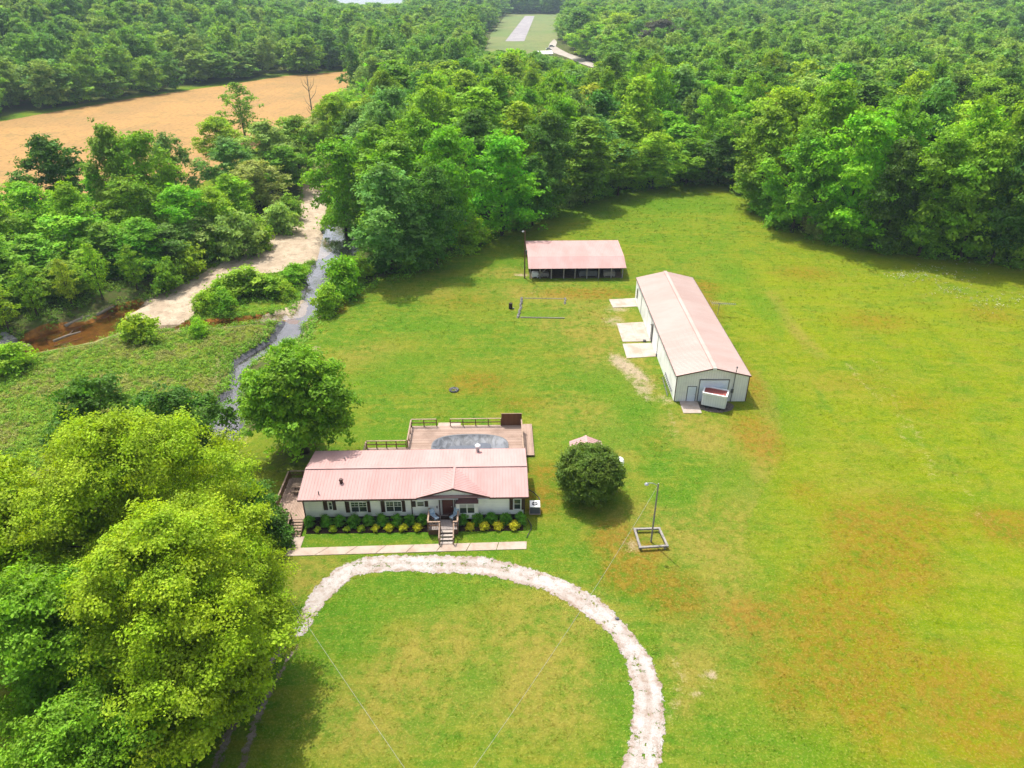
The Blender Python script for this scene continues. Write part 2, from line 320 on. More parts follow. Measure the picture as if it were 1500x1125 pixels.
# ------------------------------------------------------------------ objects
def tag(o, label=None, cat=None, group=None, kind=None):
    if label: o['label'] = label
    if cat: o['category'] = cat
    if group: o['group'] = group
    if kind: o['kind'] = kind
    return o
def thing(name, label, cat, loc=(0, 0, 0), rz=0., group=None):
    o = bpy.data.objects.new(name, None); COL.objects.link(o); o.location = loc; o.rotation_euler = (0, 0, rz)
    o.empty_display_size = .3
    return tag(o, label, cat, group)
class MB:
    def __init__(s): s.v = []; s.f = []
    def poly(s, pts):
        b = len(s.v); s.v += [tuple(p) for p in pts]; s.f.append(tuple(range(b, b + len(pts)))); return s
    def box(s, x0, x1, y0, y1, z0, z1, rz=0., piv=None):
        p = [(x0, y0, z0), (x1, y0, z0), (x1, y1, z0), (x0, y1, z0), (x0, y0, z1), (x1, y0, z1), (x1, y1, z1), (x0, y1, z1)]
        if rz:
            cx, cy = piv if piv else ((x0 + x1) / 2, (y0 + y1) / 2); c, q = math.cos(rz), math.sin(rz)
            p = [(cx + (a - cx) * c - (b - cy) * q, cy + (a - cx) * q + (b - cy) * c, z) for a, b, z in p]
        return s.hexa(p)
    def hexa(s, p):
        b = len(s.v); s.v += [tuple(q) for q in p]
        for f in ((0, 3, 2, 1), (4, 5, 6, 7), (0, 1, 5, 4), (1, 2, 6, 5), (2, 3, 7, 6), (3, 0, 4, 7)): s.f.append(tuple(b + i for i in f))
        return s
    def beam(s, a, b_, w, h=None):
        h = h or w; a = Vector(a); b_ = Vector(b_); d = (b_ - a).normalized()
        up = Vector((0, 0, 1)) if abs(d.z) < .95 else Vector((0, 1, 0))
        r = d.cross(up).normalized() * w / 2; u = r.cross(d).normalized() * h / 2
        return s.hexa([a - r - u, a + r - u, b_ + r - u, b_ - r - u, a - r + u, a + r + u, b_ + r + u, b_ - r + u])
    def tube(s, pts, rad, n=8, cap=True):
        pts = [Vector(p) for p in pts]; rad = rad if isinstance(rad, (list, tuple)) else [rad] * len(pts); b0 = len(s.v)
        ref = Vector((.31, .95, .02))
        for i, p in enumerate(pts):
            d = (pts[min(i + 1, len(pts) - 1)] - pts[max(i - 1, 0)]).normalized()
            r = d.cross(ref).normalized(); u = d.cross(r).normalized()
            for j in range(n):
                a = 2 * math.pi * j / n; s.v.append(tuple(p + (r * math.cos(a) + u * math.sin(a)) * rad[i]))
        for i in range(len(pts) - 1):
            for j in range(n):
                a = b0 + i * n + j; b = b0 + i * n + (j + 1) % n; s.f.append((a, b, b + n, a + n))
        if cap:
            s.f.append(tuple(b0 + j for j in reversed(range(n)))); s.f.append(tuple(b0 + (len(pts) - 1) * n + j for j in range(n)))
        return s
    def lathe(s, cx, cy, prof, n=16):
        return s.tube([(cx, cy, z) for r, z in prof], [r for r, z in prof], n)
    def blob(s, c, r, seed=0, n=7, m=10, rough=.25):
        rr = random.Random(seed); b0 = len(s.v)
        for i in range(n + 1):
            th = math.pi * i / n
            for j in range(m):
                q = 1 + rr.uniform(-rough, rough); a = 2 * math.pi * j / m
                s.v.append((c[0] + r[0] * q * math.sin(th) * math.cos(a), c[1] + r[1] * q * math.sin(th) * math.sin(a), c[2] + r[2] * q * math.cos(th)))
        for i in range(n):
            for j in range(m):
                a = b0 + i * m + j; b = b0 + i * m + (j + 1) % m; s.f.append((a, a + m, b + m, b))
        return s
    def build(s, name, m, parent=None, smooth=False, label=None):
        me = bpy.data.meshes.new(name); me.from_pydata(s.v, [], s.f); me.validate(); me.update()
        if smooth:
            for p in me.polygons: p.use_smooth = True
        o = bpy.data.objects.new(name, me); COL.objects.link(o); me.materials.append(M[m] if isinstance(m, str) else m)
        if parent is not None: o.parent = parent
        if label: o['label'] = label
        return o
def np_mesh(name, V, Q, mats, attrs=(), smooth=False, facemat=None):
    me = bpy.data.meshes.new(name); V = np.asarray(V, np.float32); Q = np.asarray(Q, np.int32); k = Q.shape[1]
    me.vertices.add(len(V)); me.vertices.foreach_set('co', V.ravel()); me.loops.add(Q.size); me.loops.foreach_set('vertex_index', Q.ravel())
    me.polygons.add(len(Q)); me.polygons.foreach_set('loop_start', np.arange(0, Q.size, k, dtype=np.int32))
    if smooth: me.polygons.foreach_set('use_smooth', np.ones(len(Q), bool))
    else: me.polygons.foreach_set('use_smooth', np.zeros(len(Q), bool))
    for nm, typ, dom, data in attrs:
        a = me.attributes.new(nm, typ, dom); a.data.foreach_set('color' if typ == 'FLOAT_COLOR' else 'value', np.asarray(data, np.float32).ravel())
    for mm in mats: me.materials.append(mm)
    me.update(calc_edges=True); return me
def link(name, me, parent=None):
    o = bpy.data.objects.new(name, me); COL.objects.link(o)
    if parent is not None: o.parent = parent
    return o

# ------------------------------------------------------------------ ground sheet
def axis(lo, hi, step, far_lo, far_hi, g=1.16):
    a = list(np.arange(lo, hi + step * .5, step)); s = step; x = a[-1]
    while x < far_hi: s = min(s * g, 70); x += s; a.append(x)
    s = step; x = a[0]; pre = []
    while x > far_lo: s = min(s * g, 70); x -= s; pre.append(x)
    return np.array(pre[::-1] + a)
GX = axis(-136, 104, .8, -3300, 3300); GY = axis(18, 222, .8, -120, 3300)
XX, YY = np.meshgrid(GX, GY); zz, sb, sw = terrain(XX, YY, True)
PX = np.stack([XX.ravel(), YY.ravel()], 1)
nx = len(GX); ny = len(GY); idx = np.arange(nx * ny).reshape(ny, nx)
QG = np.stack([idx[:-1, :-1], idx[:-1, 1:], idx[1:, 1:], idx[1:, :-1]], -1).reshape(-1, 4)
def blobs(lst):
    f = np.zeros(len(PX))
    for x, y, rx, ry, a, *rot in lst:
        c = at2(x, y); d = PX - c; t = rot[0] if rot else 0.
        u = d[:, 0] * math.cos(t) + d[:, 1] * math.sin(t); w = -d[:, 0] * math.sin(t) + d[:, 1] * math.cos(t)
        f = np.maximum(f, a * np.exp(-((u / rx / 1.05) ** 2 + (w / ry / 1.05) ** 2)))
    return f
def strokes(lst):
    f = np.zeros(len(PX))
    for pts, w, a in lst:
        P = gp(pts); d = np.full(len(PX), 1e9)
        for i in range(len(P) - 1):
            e = P[i + 1] - P[i]; q = PX - P[i]; t = np.clip(q @ e / (e @ e), 0, 1); d = np.minimum(d, np.hypot(*(q - t[:, None] * e).T))
        f = np.maximum(f, a * np.exp(-(d / w) ** 2))
    return f
sm = sd_poly(PX, MEADOW); swild = sd_poly(PX, WILD)
brown = blobs([(1290,800,5,7,.75),(1235,960,4,8,.85),(1260,900,3.5,7,.75),(1330,760,6,5,.5),(1400,1010,6,5,.6),(1480,770,4,3,.8),(1180,720,3,3,.4),(900,790,3,3,.6),
               (925,840,3,2.5,.85),(990,870,3,3.5,.65),(935,810,2.4,1.8,.8),(1110,640,3,6,.65),(1100,560,2,8,.5),(510,430,2.5,1.5,.7),(495,452,1.5,2.5,.8),(680,440,9,5,.35),
               (860,430,10,3,.6),(1020,420,5,4,.6),(1030,440,3,9,.55),(1180,400,8,5,.45),(1280,470,8,5,.45),(1450,460,7,5,.4),(800,690,3,2,.6),(790,730,2.5,3,.7),(1280,850,3,4,.5),
               (1105,905,4,3,.6),(1150,1000,3,5,.5),(700,560,6,4,.5),(760,590,5,3,.4),(1440,1060,6,4,.65),(1250,560,9,5,.3),(1345,590,7,5,.35),(1100,900,3,2,.6), (960,650,3,3,.3)])
lush = blobs([(930,600,3,6,.8),(900,640,5,3,.7),(890,560,4,5,.7),(985,730,2.5,1.6,.95),(962,690,1.6,1.4,.8),(1040,700,4,3,.6),(1000,880,2,5,.7),(600,530,7,4,.6),(640,480,6,4,.6),
              (600,870,6,2.5,.9),(520,900,3,4,.8),(1080,700,3,6,.5),(1120,450,3,8,.65),(1075,400,4,7,.6),(600,640,6,3,.7),(560,560,5,3,.6),(1140,1090,6,3,.4),(700,1000,2,2,.6),(900,1000,1.5,5,.8),(560,780,9,1.2,.9),(720,780,4,1.2,.9),
              (850,310,16,8,.6),(950,300,16,8,.6),(1040,300,12,8,.5),(780,460,3,3,.5),(800,460,3,1.6,.9),(1150,600,4,10,.45),(690,590,4,1.5,.7)])
dry = blobs([(700,960,9,5,.8),(620,1000,7,4,.7),(800,1000,6,5,.75),(540,1060,6,3,.7),(830,900,5,4,.7),(760,920,8,6,.5),(860,470,9,10,.7),(900,520,6,8,.8),(940,560,3,6,.7),(1000,470,3,8,.6),
             (800,430,12,5,.65),(740,400,8,4,.5),(880,650,5,8,.6),(850,600,7,5,.45),(960,780,6,5,.7),(1050,640,6,5,.7),(1000,620,5,3,.7),(1040,820,4,7,.7),(450,840,4,2.5,.8),(420,860,3,2,.8),
             (640,430,7,4,.4),(540,520,6,5,.5),(480,540,4,4,.6),(700,720,1,1,.2),(1070,890,4,6,.6),(1030,950,3,6,.5),(1250,700,7,10,.3),(1200,560,8,6,.35),(650,900,6,2,.45),(680,640,8,2,.4)])
bare = blobs([(905,452,2.5,2,.55),(930,545,1.2,4.5,.8,.45),(915,535,1.5,4,.85,.45),(945,570,1.2,2.5,.6),(960,470,2.5,1.5,.45),(975,585,2,1.4,.5),(900,470,2.4,3,.5),(935,445,2.2,2,.5),(1040,990,.7,.8,.7),(1027,1017,.55,.55,.65),(765,403,1.6,.8,.8),(785,428,2.5,.8,.4),(870,1060,1,1,.2),(925,800,1.4,1.4,.5),(440,480,1.2,1.2,.6),(460,512,1,1.5,.6),(428,690,2.5,2,.4)])
bare = np.maximum(bare, strokes([([(903,520),(922,552),(948,585)], .8, .55), ([(978,600),(990,640)], .7, .4), ([(985,960),(1000,985),(985,1050)], .8, .35), ([(1240,530),(1262,560),(1290,585)], .8, .36), ([(1280,525),(1310,560)], .7, .33), ([(1300,570),(1345,640),(1370,700)], 1.2, .30), ([(1315,600),(1325,660)], .8, .28), ([(1400,700),(1440,760)], 1.5, .26)]))
dry = np.maximum(dry, strokes([([(996,1040),(1000,985),(1012,940),(1040,860),(1075,760),(1105,690),(1122,630),(1118,580),(1100,545)], .38, .9), ([(1012,1040),(1016,985),(1028,940),(1056,860),(1091,760),(1121,690),(1138,630),(1133,580),(1114,545)], .38, .9), ([(1100,560),(1125,610),(1120,680),(1075,740),(1040,800),(1000,900),(985,980)], 1.6, .55), ([(1085,640),(1050,700),(1010,780),(985,860)], 1.2, .5), ([(1130,430),(1160,480),(1200,520)], 1.4, .6), ([(965,735),(935,775),(900,830),(860,890)], .35, .4)]))
lime = sstep(PX[:, 0] - .18 * (PX[:, 1] - 50), 14, 34) * sstep(sm, 3, -4)
lime = np.maximum(lime * (1 - .5 * sstep(PX[:, 1], 105, 140) * sstep(PX[:, 0], 70, 45)), .35 * sstep(PX[:, 1], 118, 135) * (sm < 0))
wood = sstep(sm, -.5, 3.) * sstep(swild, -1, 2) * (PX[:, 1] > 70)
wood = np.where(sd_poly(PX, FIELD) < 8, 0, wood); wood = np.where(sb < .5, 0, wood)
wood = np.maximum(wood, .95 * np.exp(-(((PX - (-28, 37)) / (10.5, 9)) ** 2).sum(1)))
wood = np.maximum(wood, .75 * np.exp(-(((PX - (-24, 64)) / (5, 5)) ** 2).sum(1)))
bedw = sstep(sw, .9, .1); isw = sd_poly(PX, W_WEST); isl = sd_poly(PX, W_LINK)
bedo = bedw * ((isw < 1.5) | (isl < .8)); bedl = bedw * (1 - bedo)
bank = sstep(sb, 4., 1.) * sstep(sb, -3., -1.)
bare = np.maximum(bare, .45 * bank); wild = sstep(swild, 1, -1)
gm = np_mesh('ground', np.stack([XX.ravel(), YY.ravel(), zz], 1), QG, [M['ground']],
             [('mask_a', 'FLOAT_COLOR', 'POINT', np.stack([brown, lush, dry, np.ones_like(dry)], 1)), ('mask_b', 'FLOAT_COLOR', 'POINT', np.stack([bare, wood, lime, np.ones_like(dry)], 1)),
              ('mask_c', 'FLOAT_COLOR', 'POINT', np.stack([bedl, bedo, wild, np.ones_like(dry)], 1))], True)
tag(link('ground', gm), kind='structure')

def patch_on_ground(name, poly, m, dz, margin):
    sd = sd_poly(PX, poly); keep = (sd[QG] < margin).any(1); Q = QG[keep]
    u, inv = np.unique(Q, return_inverse=True); V = np.stack([PX[u, 0], PX[u, 1], zz[u] + dz], 1)
    return tag(link(name, np_mesh(name, V, inv.reshape(-1, 4), [M[m]], [('edge', 'FLOAT', 'POINT', -sd[u])], True)), kind='structure')
def patch_flat(name, poly, m, dz, step, margin):
    lo = poly.min(0) - margin; hi = poly.max(0) + margin
    xs = np.arange(lo[0], hi[0] + step, step); ys = np.arange(lo[1], hi[1] + step, step); A, B = np.meshgrid(xs, ys); P = np.stack([A.ravel(), B.ravel()], 1)
    sd = sd_poly(P, poly); I = np.arange(len(P)).reshape(A.shape); Q = np.stack([I[:-1, :-1], I[:-1, 1:], I[1:, 1:], I[1:, :-1]], -1).reshape(-1, 4)
    Q = Q[(sd[Q] < margin).any(1)]; u, inv = np.unique(Q, return_inverse=True)
    V = np.stack([P[u, 0], P[u, 1], np.full(len(u), dz)], 1)
    return tag(link(name, np_mesh(name, V, inv.reshape(-1, 4), [M[m]], [('edge', 'FLOAT', 'POINT', -sd[u])], True)), kind='structure')
patch_on_ground('gravel_bar', BAR, 'bar', .035, 1.2); patch_on_ground('gravel_bar', SPIT, 'bar', .035, 1.0)
DRIVE = gp([(414,938),(436,907),(444,884),(468,852),(492,832),(532,815),(600,812),(704,814),(760,827),(824,847),(880,877),(918,916),(953,960),(972,1004),(976,1052),(969,1125),(950,1230),(915,1420),
            (845,1420),(884,1230),(908,1125),(922,1076),(927,1020),(915,968),(894,930),(852,898),(800,866),(744,851),(696,842),(624,840),(560,838),(518,845),(480,880),(462,906),(446,932)])
TRACKS = [gp([(414,938),(396,962),(350,1030),(325,1075),(300,1140),(318,1140),(342,1075),(366,1030),(408,966),(424,942)]), gp([(432,940),(412,968),(384,1020),(366,1060),(340,1140),(358,1140),(382,1060),(398,1022),(424,972),(442,942)])]
for q in TRACKS: patch_flat('driveway', q, 'track', .02, .25, .5)
patch_flat('driveway', DRIVE, 'drive', .02, .3, .7)
patch_flat('field', FIELD, 'field', .05, 3.5, 5)
patch_flat('airfield_lawn', AIRF, 'airgrass', .05, 6, 8)
patch_flat('runway', RUNWAY, 'runway', .12, 3, 2)
patch_flat('road', FROAD, 'dirtroad', .12, 1.5, 2)
# creek surface (lies in the cut bed, hidden under the banks elsewhere)
keep = (sb[QG] < .2).any(1); Q = QG[keep]; u, inv = np.unique(Q, return_inverse=True)
tag(link('creek_water', np_mesh('creek_water', np.stack([PX[u, 0], PX[u, 1], np.full(len(u), -1.66)], 1), inv.reshape(-1, 4), [M['water']])), kind='structure')
mb = MB(); mb.poly([(x, y, .25) for x, y in LAKE[::1]]); tag(mb.build('lake_water', 'lake'), kind='structure')

# ------------------------------------------------------------------ foliage
def spray_mesh(name, seed, lumps, nspray, nleaf, leaf, spr, flat=.7, core=.12, droop=.0, m='leaf'):
    """lumps (x,y,z,r): sprays on each lump, leaves in each spray"""
    g = np.random.default_rng(seed); L = np.asarray(lumps, float); nl = len(L)
    w = np.maximum(L[:, 3], .01) ** 1.7; w = w / w.mean()
    cnt = np.maximum(3, (nspray * w).astype(int)); li = np.repeat(np.arange(nl), cnt); n = len(li)
    d = g.normal(size=(n, 3)); d[:, 2] += .35; d /= np.linalg.norm(d, axis=1)[:, None]
    low = d[:, 2] < -.45; d[low, 2] *= -1
    rad = L[li, 3] * (.60 + .58 * g.random(n)); rad = np.where(g.random(n) < core, rad * g.random(n), rad)
    C = L[li, :3] + d * rad[:, None] * (1, 1, flat)
    loose = g.random(n) < .38; C[loose] += g.normal(size=(int(loose.sum()), 3)) * (L[li[loose], 3] * .42)[:, None]
    sv = g.random(n) * .6 + .4 * g.random(nl)[li]; sw_ = g.random(nl)[li] * .6 + g.random(n) * .4
    si = np.repeat(np.arange(n), nleaf); N = len(si)
    o = g.normal(size=(N, 3)) * (spr * .62, spr * .62, spr * .3); P = C[si] + o
    P[:, 2] -= droop * (o[:, 0] ** 2 + o[:, 1] ** 2) / max(spr, .01)
    nor = d[si] * .95 + (0, 0, .35) + g.normal(size=(N, 3)) * .42; nor /= np.linalg.norm(nor, axis=1)[:, None]
    t = np.cross(nor, g.normal(size=(N, 3))); t /= np.linalg.norm(t, axis=1)[:, None] + 1e-9; b = np.cross(nor, t)
    s = leaf * (.65 + .7 * g.random(N)); a = (t * (s * .62)[:, None]); b = b * (s * .40)[:, None]; c = nor * (s * .10)[:, None]
    V = np.stack([P - a, P + b + c, P + a, P - b + c], 1).reshape(-1, 3); Q = np.arange(4 * N).reshape(-1, 4)
    v = np.clip(.6 * sv[si] + .4 * g.random(N), 0, 1); ww = np.clip(.7 * sw_[si] + .3 * g.random(N), 0, 1)
    return np_mesh(name, V, Q, [M[m] if isinstance(m, str) else m], [('v', 'FLOAT', 'FACE', v), ('w', 'FLOAT', 'FACE', ww)])
PROF = dict(round=lambda t: np.sin(np.pi * np.clip(t * .93 + .06, 0, 1)) ** .55, oval=lambda t: np.sin(np.pi * np.clip(t, 0.03, 1) ** .8) ** .7, cone=lambda t: (1 - t) ** .75 * .95 + .06,
            spread=lambda t: np.sin(np.pi * np.clip(t, .02, .98) ** 1.25) ** .6, skirt=lambda t: np.where(t < .35, .86 + .14 * t / .35, np.sqrt(np.clip(1 - ((t - .35) / .66) ** 2, 0, 1))))
def lumps_for(seed, H, R, n, base, shape, lump=.30, wob=.25):
    g = np.random.default_rng(seed); out = []; p = PROF[shape]; ph = g.random(6) * 6.28
    for i in range(n):
        t = ((i + g.random()) / n) ** .85; a = i * 2.39996 + g.normal() * .5
        rr = R * float(p(np.array(t))) * (1 + wob * (math.sin(2 * a + ph[0] + 3 * t) * .5 + math.sin(3 * a + ph[1] - 5 * t) * .5))
        q = rr * (.45 + .45 * g.random() ** .6) if i % 4 else rr * .3 * g.random()
        lr = R * lump * (.7 + .6 * g.random()) * (.75 + .25 * (1 - t))
        z = H * base + (H * (1 - base) - lr * .6) * t
        out.append((q * math.cos(a), q * math.sin(a), z, lr))
    return out
def trunk_mesh(name, seed, H, R, r0, lumps, nlimb=7, lean=(0, 0), top=.8, m='bark', n=7):
    g = random.Random(seed); mb = MB(); K = 6; pts = []; rad = []
    for i in range(K + 1):
        t = i / K; pts.append(Vector((lean[0] * t + g.uniform(-.1, .1) * r0 * 4 * t, lean[1] * t + g.uniform(-.1, .1) * r0 * 4 * t, H * top * t - .15 * (i == 0)))); rad.append(r0 * (1.35 if i == 0 else 1) * (1 - .8 * t))
    mb.tube(pts, rad, n)
    ls = sorted(lumps, key=lambda q: -q[3])[:nlimb * 3]; g.shuffle(ls)
    for l in ls[:nlimb]:
        t = min(.85, max(.18, (l[2] / (H * top)) * .6)); i = t * K; a = pts[int(i)].lerp(pts[min(K, int(i) + 1)], i - int(i)); e = Vector(l[:3]); md = a.lerp(e, .5) + Vector((0, 0, (e - a).length * .08))
        r = r0 * (1 - .8 * t) * .55; mb.tube([a, md, a.lerp(e, .95)], [r, r * .65, r * .25], 5)
    me = bpy.data.meshes.new(name); me.from_pydata(mb.v, [], mb.f); me.update(); me.materials.append(M[m])
    for p in me.polygons: p.use_smooth = True
    return me
# tree kinds: (H, R, crown mesh, trunk mesh); near, mid and low detail
KIND = {}
def kind(key, seed, H, R, n, base, shape, nspray, nleaf, leaf, spr, lump=.30, r0=.28, flat=.75, nlimb=7, wob=.25, top=.8, lean=(0, 0)):
    L = lumps_for(seed, H, R, n, base, shape, lump, wob)
    KIND[key] = (H, R, spray_mesh('crown', seed, L, nspray, nleaf, leaf, spr, flat), trunk_mesh('trunk', seed, H, R, r0, L, nlimb, lean, top))
MIDS = [('skirt', .06, 46, .30, .25), ('round', .14, 60, .25, .3), ('oval', .10, 56, .27, .25), ('skirt', .05, 34, .36, .35), ('spread', .2, 62, .24, .32), ('round', .1, 40, .33, .4), ('oval', .08, 70, .22, .3), ('spread', .12, 44, .30, .42)]
for i, (sh, ba, nl_, lu_, wo_) in enumerate(MIDS): kind(('m', i), 100 + i, 20, 6, nl_, ba, sh, int(900 / nl_), 16, .44, .72, lu_, wob=wo_)
for i, (sh, ba, nl_, lu_) in enumerate([('skirt', .1, 34, .34), ('round', .12, 44, .29), ('oval', .12, 30, .36), ('spread', .2, 40, .32)]): kind(('l', i), 140 + i, 20, 6, nl_, ba, sh, int(330 / nl_), 10, .85, .95, lu_, nlimb=4, wob=.36)
kind(('cone', 0), 170, 15, 4, 44, .05, 'cone', 14, 12, .42, .6, .30)
kind(('tall', 0), 171, 22, 4.2, 48, .12, 'oval', 14, 13, .48, .7, .36)
kind(('airy', 0), 172, 16, 4.5, 40, .2, 'oval', 9, 9, .42, .6, .26)
for i in range(3): kind(('s', i), 180 + i, 4, 2.6, 26, .0, 'skirt', 12, 14, .30, .45, .34, .07, .8, 5)
ntree = 0
TREES = []     # every tree with its facts, for the labels
def plant(key, X, Y, H, R, tint, name='broadleaf_tree', label=None, group=None, cat='tree', rz=None, zone=None):
    H0, R0, cm, tm = KIND[key]; z = tz(X, Y) - .05
    r = thing(name, label, cat, (X, Y, z), random.uniform(0, 6.28) if rz is None else rz, group); r.scale = (R / R0, R / R0, H / H0)
    t = link('trunk', tm, r); c = link('crown', cm, r); j = [q * random.uniform(.88, 1.14) for q in TINT[tint]]; c.color = (*j, 1)
    TREES.append(dict(o=r, tint=tint, X=X, Y=Y, H=H, zone=zone, key=key)); return r
def plant_px(key, cx, ytop, ybase, rpx, tint, **kw):
    X, Y = at2(cx, ybase); z = tz(X, Y)
    if z < -.3: X, Y = at2(cx, ybase, z)
    H = height_to(X, Y, z, ytop); dist = math.sqrt(X * X + Y * Y + (CAMH - z - H / 2) ** 2); R = rpx * dist / F / math.sqrt(1 + ((cx - CX) / F) ** 2)
    return plant(key, X, Y, H, R, tint, **kw)

# --- big near trees at the left: fine leaves
def hero(name, label, X, Y, H, R, tint, seed, n, base, shape, nspray, nleaf, leaf, spr, lump, r0, lean=(0, 0), cat='tree', flat=.62, wob=.3, nlimb=14, group=None):
    L = lumps_for(seed, H, R, n, base, shape, lump, wob); z = tz(X, Y) - .05
    r = thing(name, label, cat, (X, Y, z), 0, group)
    t = link('trunk', trunk_mesh('trunk', seed, H, R, r0, L, nlimb, lean), r); c = link('crown', spray_mesh('crown', seed, L, nspray, nleaf, leaf, spr, flat, .15, .12), r); c.color = (*TINT[tint], 1)
    return r
hero('broadleaf_tree', 'huge yellow-green tree shading the driveway end, nearest of all to the house steps', -22.6, 34.6, 16.4, 7.4, 'lime', 301, 190, .10, 'round', 24, 50, .16, .54, .165, .55, wob=.34)
hero('broadleaf_tree', 'huge yellow-green tree behind the driveway tree, reaching highest toward the creek pond', -29.4, 43.2, 18.0, 8.2, 'lime', 302, 190, .10, 'round', 24, 50, .165, .55, .165, .5, wob=.34)
hero('broadleaf_tree', 'big yellow-green tree cut off by the picture edge, beside the wild meadow', -38.5, 40.5, 15.5, 7.2, 'lime', 303, 95, .14, 'round', 24, 38, .22, .5, .22, .45, wob=.34)
hero('broadleaf_tree', 'green tree leaning over the shaded driveway tracks under the huge yellow-green one', -20.9, 31.4, 11.0, 5.6, 'yellow', 312, 85, .14, 'spread', 24, 36, .20, .46, .22, .35, wob=.34)
hero('broadleaf_tree', 'mid green tree filling the gap under the big yellow-green trees', -31, 32.0, 13.0, 6.2, 'mid', 304, 80, .12, 'spread', 22, 34, .20, .45, .24, .35)
hero('broadleaf_tree', 'mid green tree in the bottom corner below the yellow-green trees', -25.8, 26.2, 9.0, 5.2, 'mid', 305, 75, .1, 'round', 22, 34, .17, .40, .24, .3)
hero('maple_tree', 'bright green maple with leaning dark trunk shading the end of the pink-roofed house', -22.9, 64.6, 12.6, 5.6, 'mid', 306, 75, .20, 'round', 22, 26, .30, .5, .27, .36, (-1.2, .4))
hero('broadleaf_tree', 'small dark green tree above the yellow-green crowns, nearer the picture edge', -43, 62, 11, 4.6, 'dark', 307, 40, .1, 'spread', 16, 22, .30, .5, .3, .2)
hero('broadleaf_tree', 'small dark green tree above the yellow-green crowns, beside the creek pond', -34.2, 62.5, 11.6, 4.6, 'dark', 308, 42, .1, 'spread', 16, 22, .30, .5, .3, .2)
hero('broadleaf_tree', 'low dark green tree in front of the side deck and its stairs', -24.0, 51.6, 5.8, 2.6, 'dark', 309, 34, .06, 'round', 14, 20, .22, .4, .3, .12)
hero('shrub', 'dark leafy shrub crowding the foot of the side deck stairs', -21.8, 50.6, 2.0, 1.5, 'dark', 310, 22, .0, 'skirt', 10, 18, .20, .3, .34, .05, cat='shrub', nlimb=4)
hero('shrub', 'bright yellow-green shrub at the corner of the footpath under the dark tree', -22.6, 48.3, 2.2, 1.5, 'lime', 311, 22, .0, 'skirt', 10, 18, .2, .3, .34, .05, cat='shrub', nlimb=4)
# round clipped holly by the shed
L = []
for i in range(130):
    q = 1 - 1.9 * (i + .5) / 130; a = i * 2.39996; w_ = math.sqrt(max(0, 1 - q * q)); L.append((2.65 * w_ * math.cos(a), 2.65 * w_ * math.sin(a), 2.7 + 2.2 * q, random.uniform(.55, .75)))
for i in range(20): L.append((random.uniform(-1.6, 1.6), random.uniform(-1.6, 1.6), random.uniform(1, 4.2), .9))
r = thing('holly_tree', 'large dense rounded dark green holly standing alone in front of the pink-roofed shed', 'tree', (7.8, 57.2, 0))
link('trunk', trunk_mesh('trunk', 320, 5.3, 3, .2, L, 6), r); c = link('crown', spray_mesh('crown', 320, L, 18, 26, .17, .26, .9, .1), r); c.color = (.125, .21, .02, 1)

# --- trees of the woods placed one by one
CG, BG, RG = 'trees between the creek and the tan field', 'trees in the wood behind the pole barn', 'trees of the wood along the right meadow'
for a in [(('m',1),100,203,335,48,'dark'),(('m',2),192,184,345,40,'olive'),(('m',0),235,196,342,40,'mid'),(('m',3),268,198,318,30,'blue'),(('cone',0),160,248,345,27,'fresh'),
          (('m',4),60,268,400,46,'fresh'),(('m',5),15,292,440,46,'mid'),(('m',0),118,312,430,52,'mid'),(('m',2),60,345,455,44,'dark'),(('m',1),165,330,435,46,'mid'),(('m',3),215,322,425,42,'mid'),
          (('m',5),255,330,418,38,'dark'),(('m',4),20,372,480,46,'fresh'),(('m',1),100,385,470,36,'mid'),(('m',4),290,318,398,36,'mid'),(('m',0),210,262,365,40,'dark'),(('m',5),280,272,368,36,'fresh'),
          (('m',3),320,280,362,32,'mid'),(('airy',0),360,122,205,28,'olive'),(('m',4),330,172,250,32,'yellow'),(('m',2),398,178,268,42,'blue'),(('m',1),345,205,292,36,'blue'),(('m',0),440,172,258,36,'mid'),
          (('m',3),382,236,304,36,'mid'),(('m',5),422,214,276,28,'dark'),(('m',1),345,258,330,34,'fresh'),(('m',2),130,268,385,36,'mid'),(('m',0),-30,330,480,60,'dark'),(('m',3),150,385,446,30,'dark'),(('m',1),-20,420,500,50,'dark'),(('m',5),50,420,478,30,'mid'),
          (('m',4),480,160,222,30,'pale'),(('m',1),510,140,215,30,'mid'),(('m',5),465,185,240,26,'fresh')]:
    a = list(a); a[3] -= 36 if a[3] >= 430 else (28 if a[3] >= 395 else 0)
    plant_px(*a[:5], random.choices(dict(mid=['mid', 'fresh', 'pale'], dark=['dark', 'mid'], fresh=['fresh', 'bright'], blue=['blue', 'pale']).get(a[5], [a[5]]))[0], group=CG, zone='creek')
for a in [(('m',1),575,246,398,56,'blue'),(('m',0),508,206,348,44,'bright'),(('m',3),640,246,388,42,'dark'),(('m',5),662,186,358,46,'bright'),(('m',0),735,198,345,52,'bright'),(('m',2),780,228,330,32,'dark'),
          (('m',1),560,188,335,46,'mid'),(('m',3),612,168,330,44,'mid'),(('m',2),700,160,310,44,'dark'),(('tall',0),855,172,297,38,'mid'),(('m',4),905,205,286,32,'mid'),(('m',3),955,196,276,34,'fresh'),
          (('m',1),1005,205,270,32,'mid'),(('m',0),1050,196,270,34,'dark'),(('m',5),800,165,312,40,'dark'),(('tall',0),760,150,300,34,'fresh'),(('m',2),528,160,262,34,'dark'),(('m',4),500,140,240,30,'fresh'),(('m',3),640,130,270,40,'fresh'),(('m',0),580,130,260,38,'blue')]:
    plant_px(*a, group=BG, zone='barn')
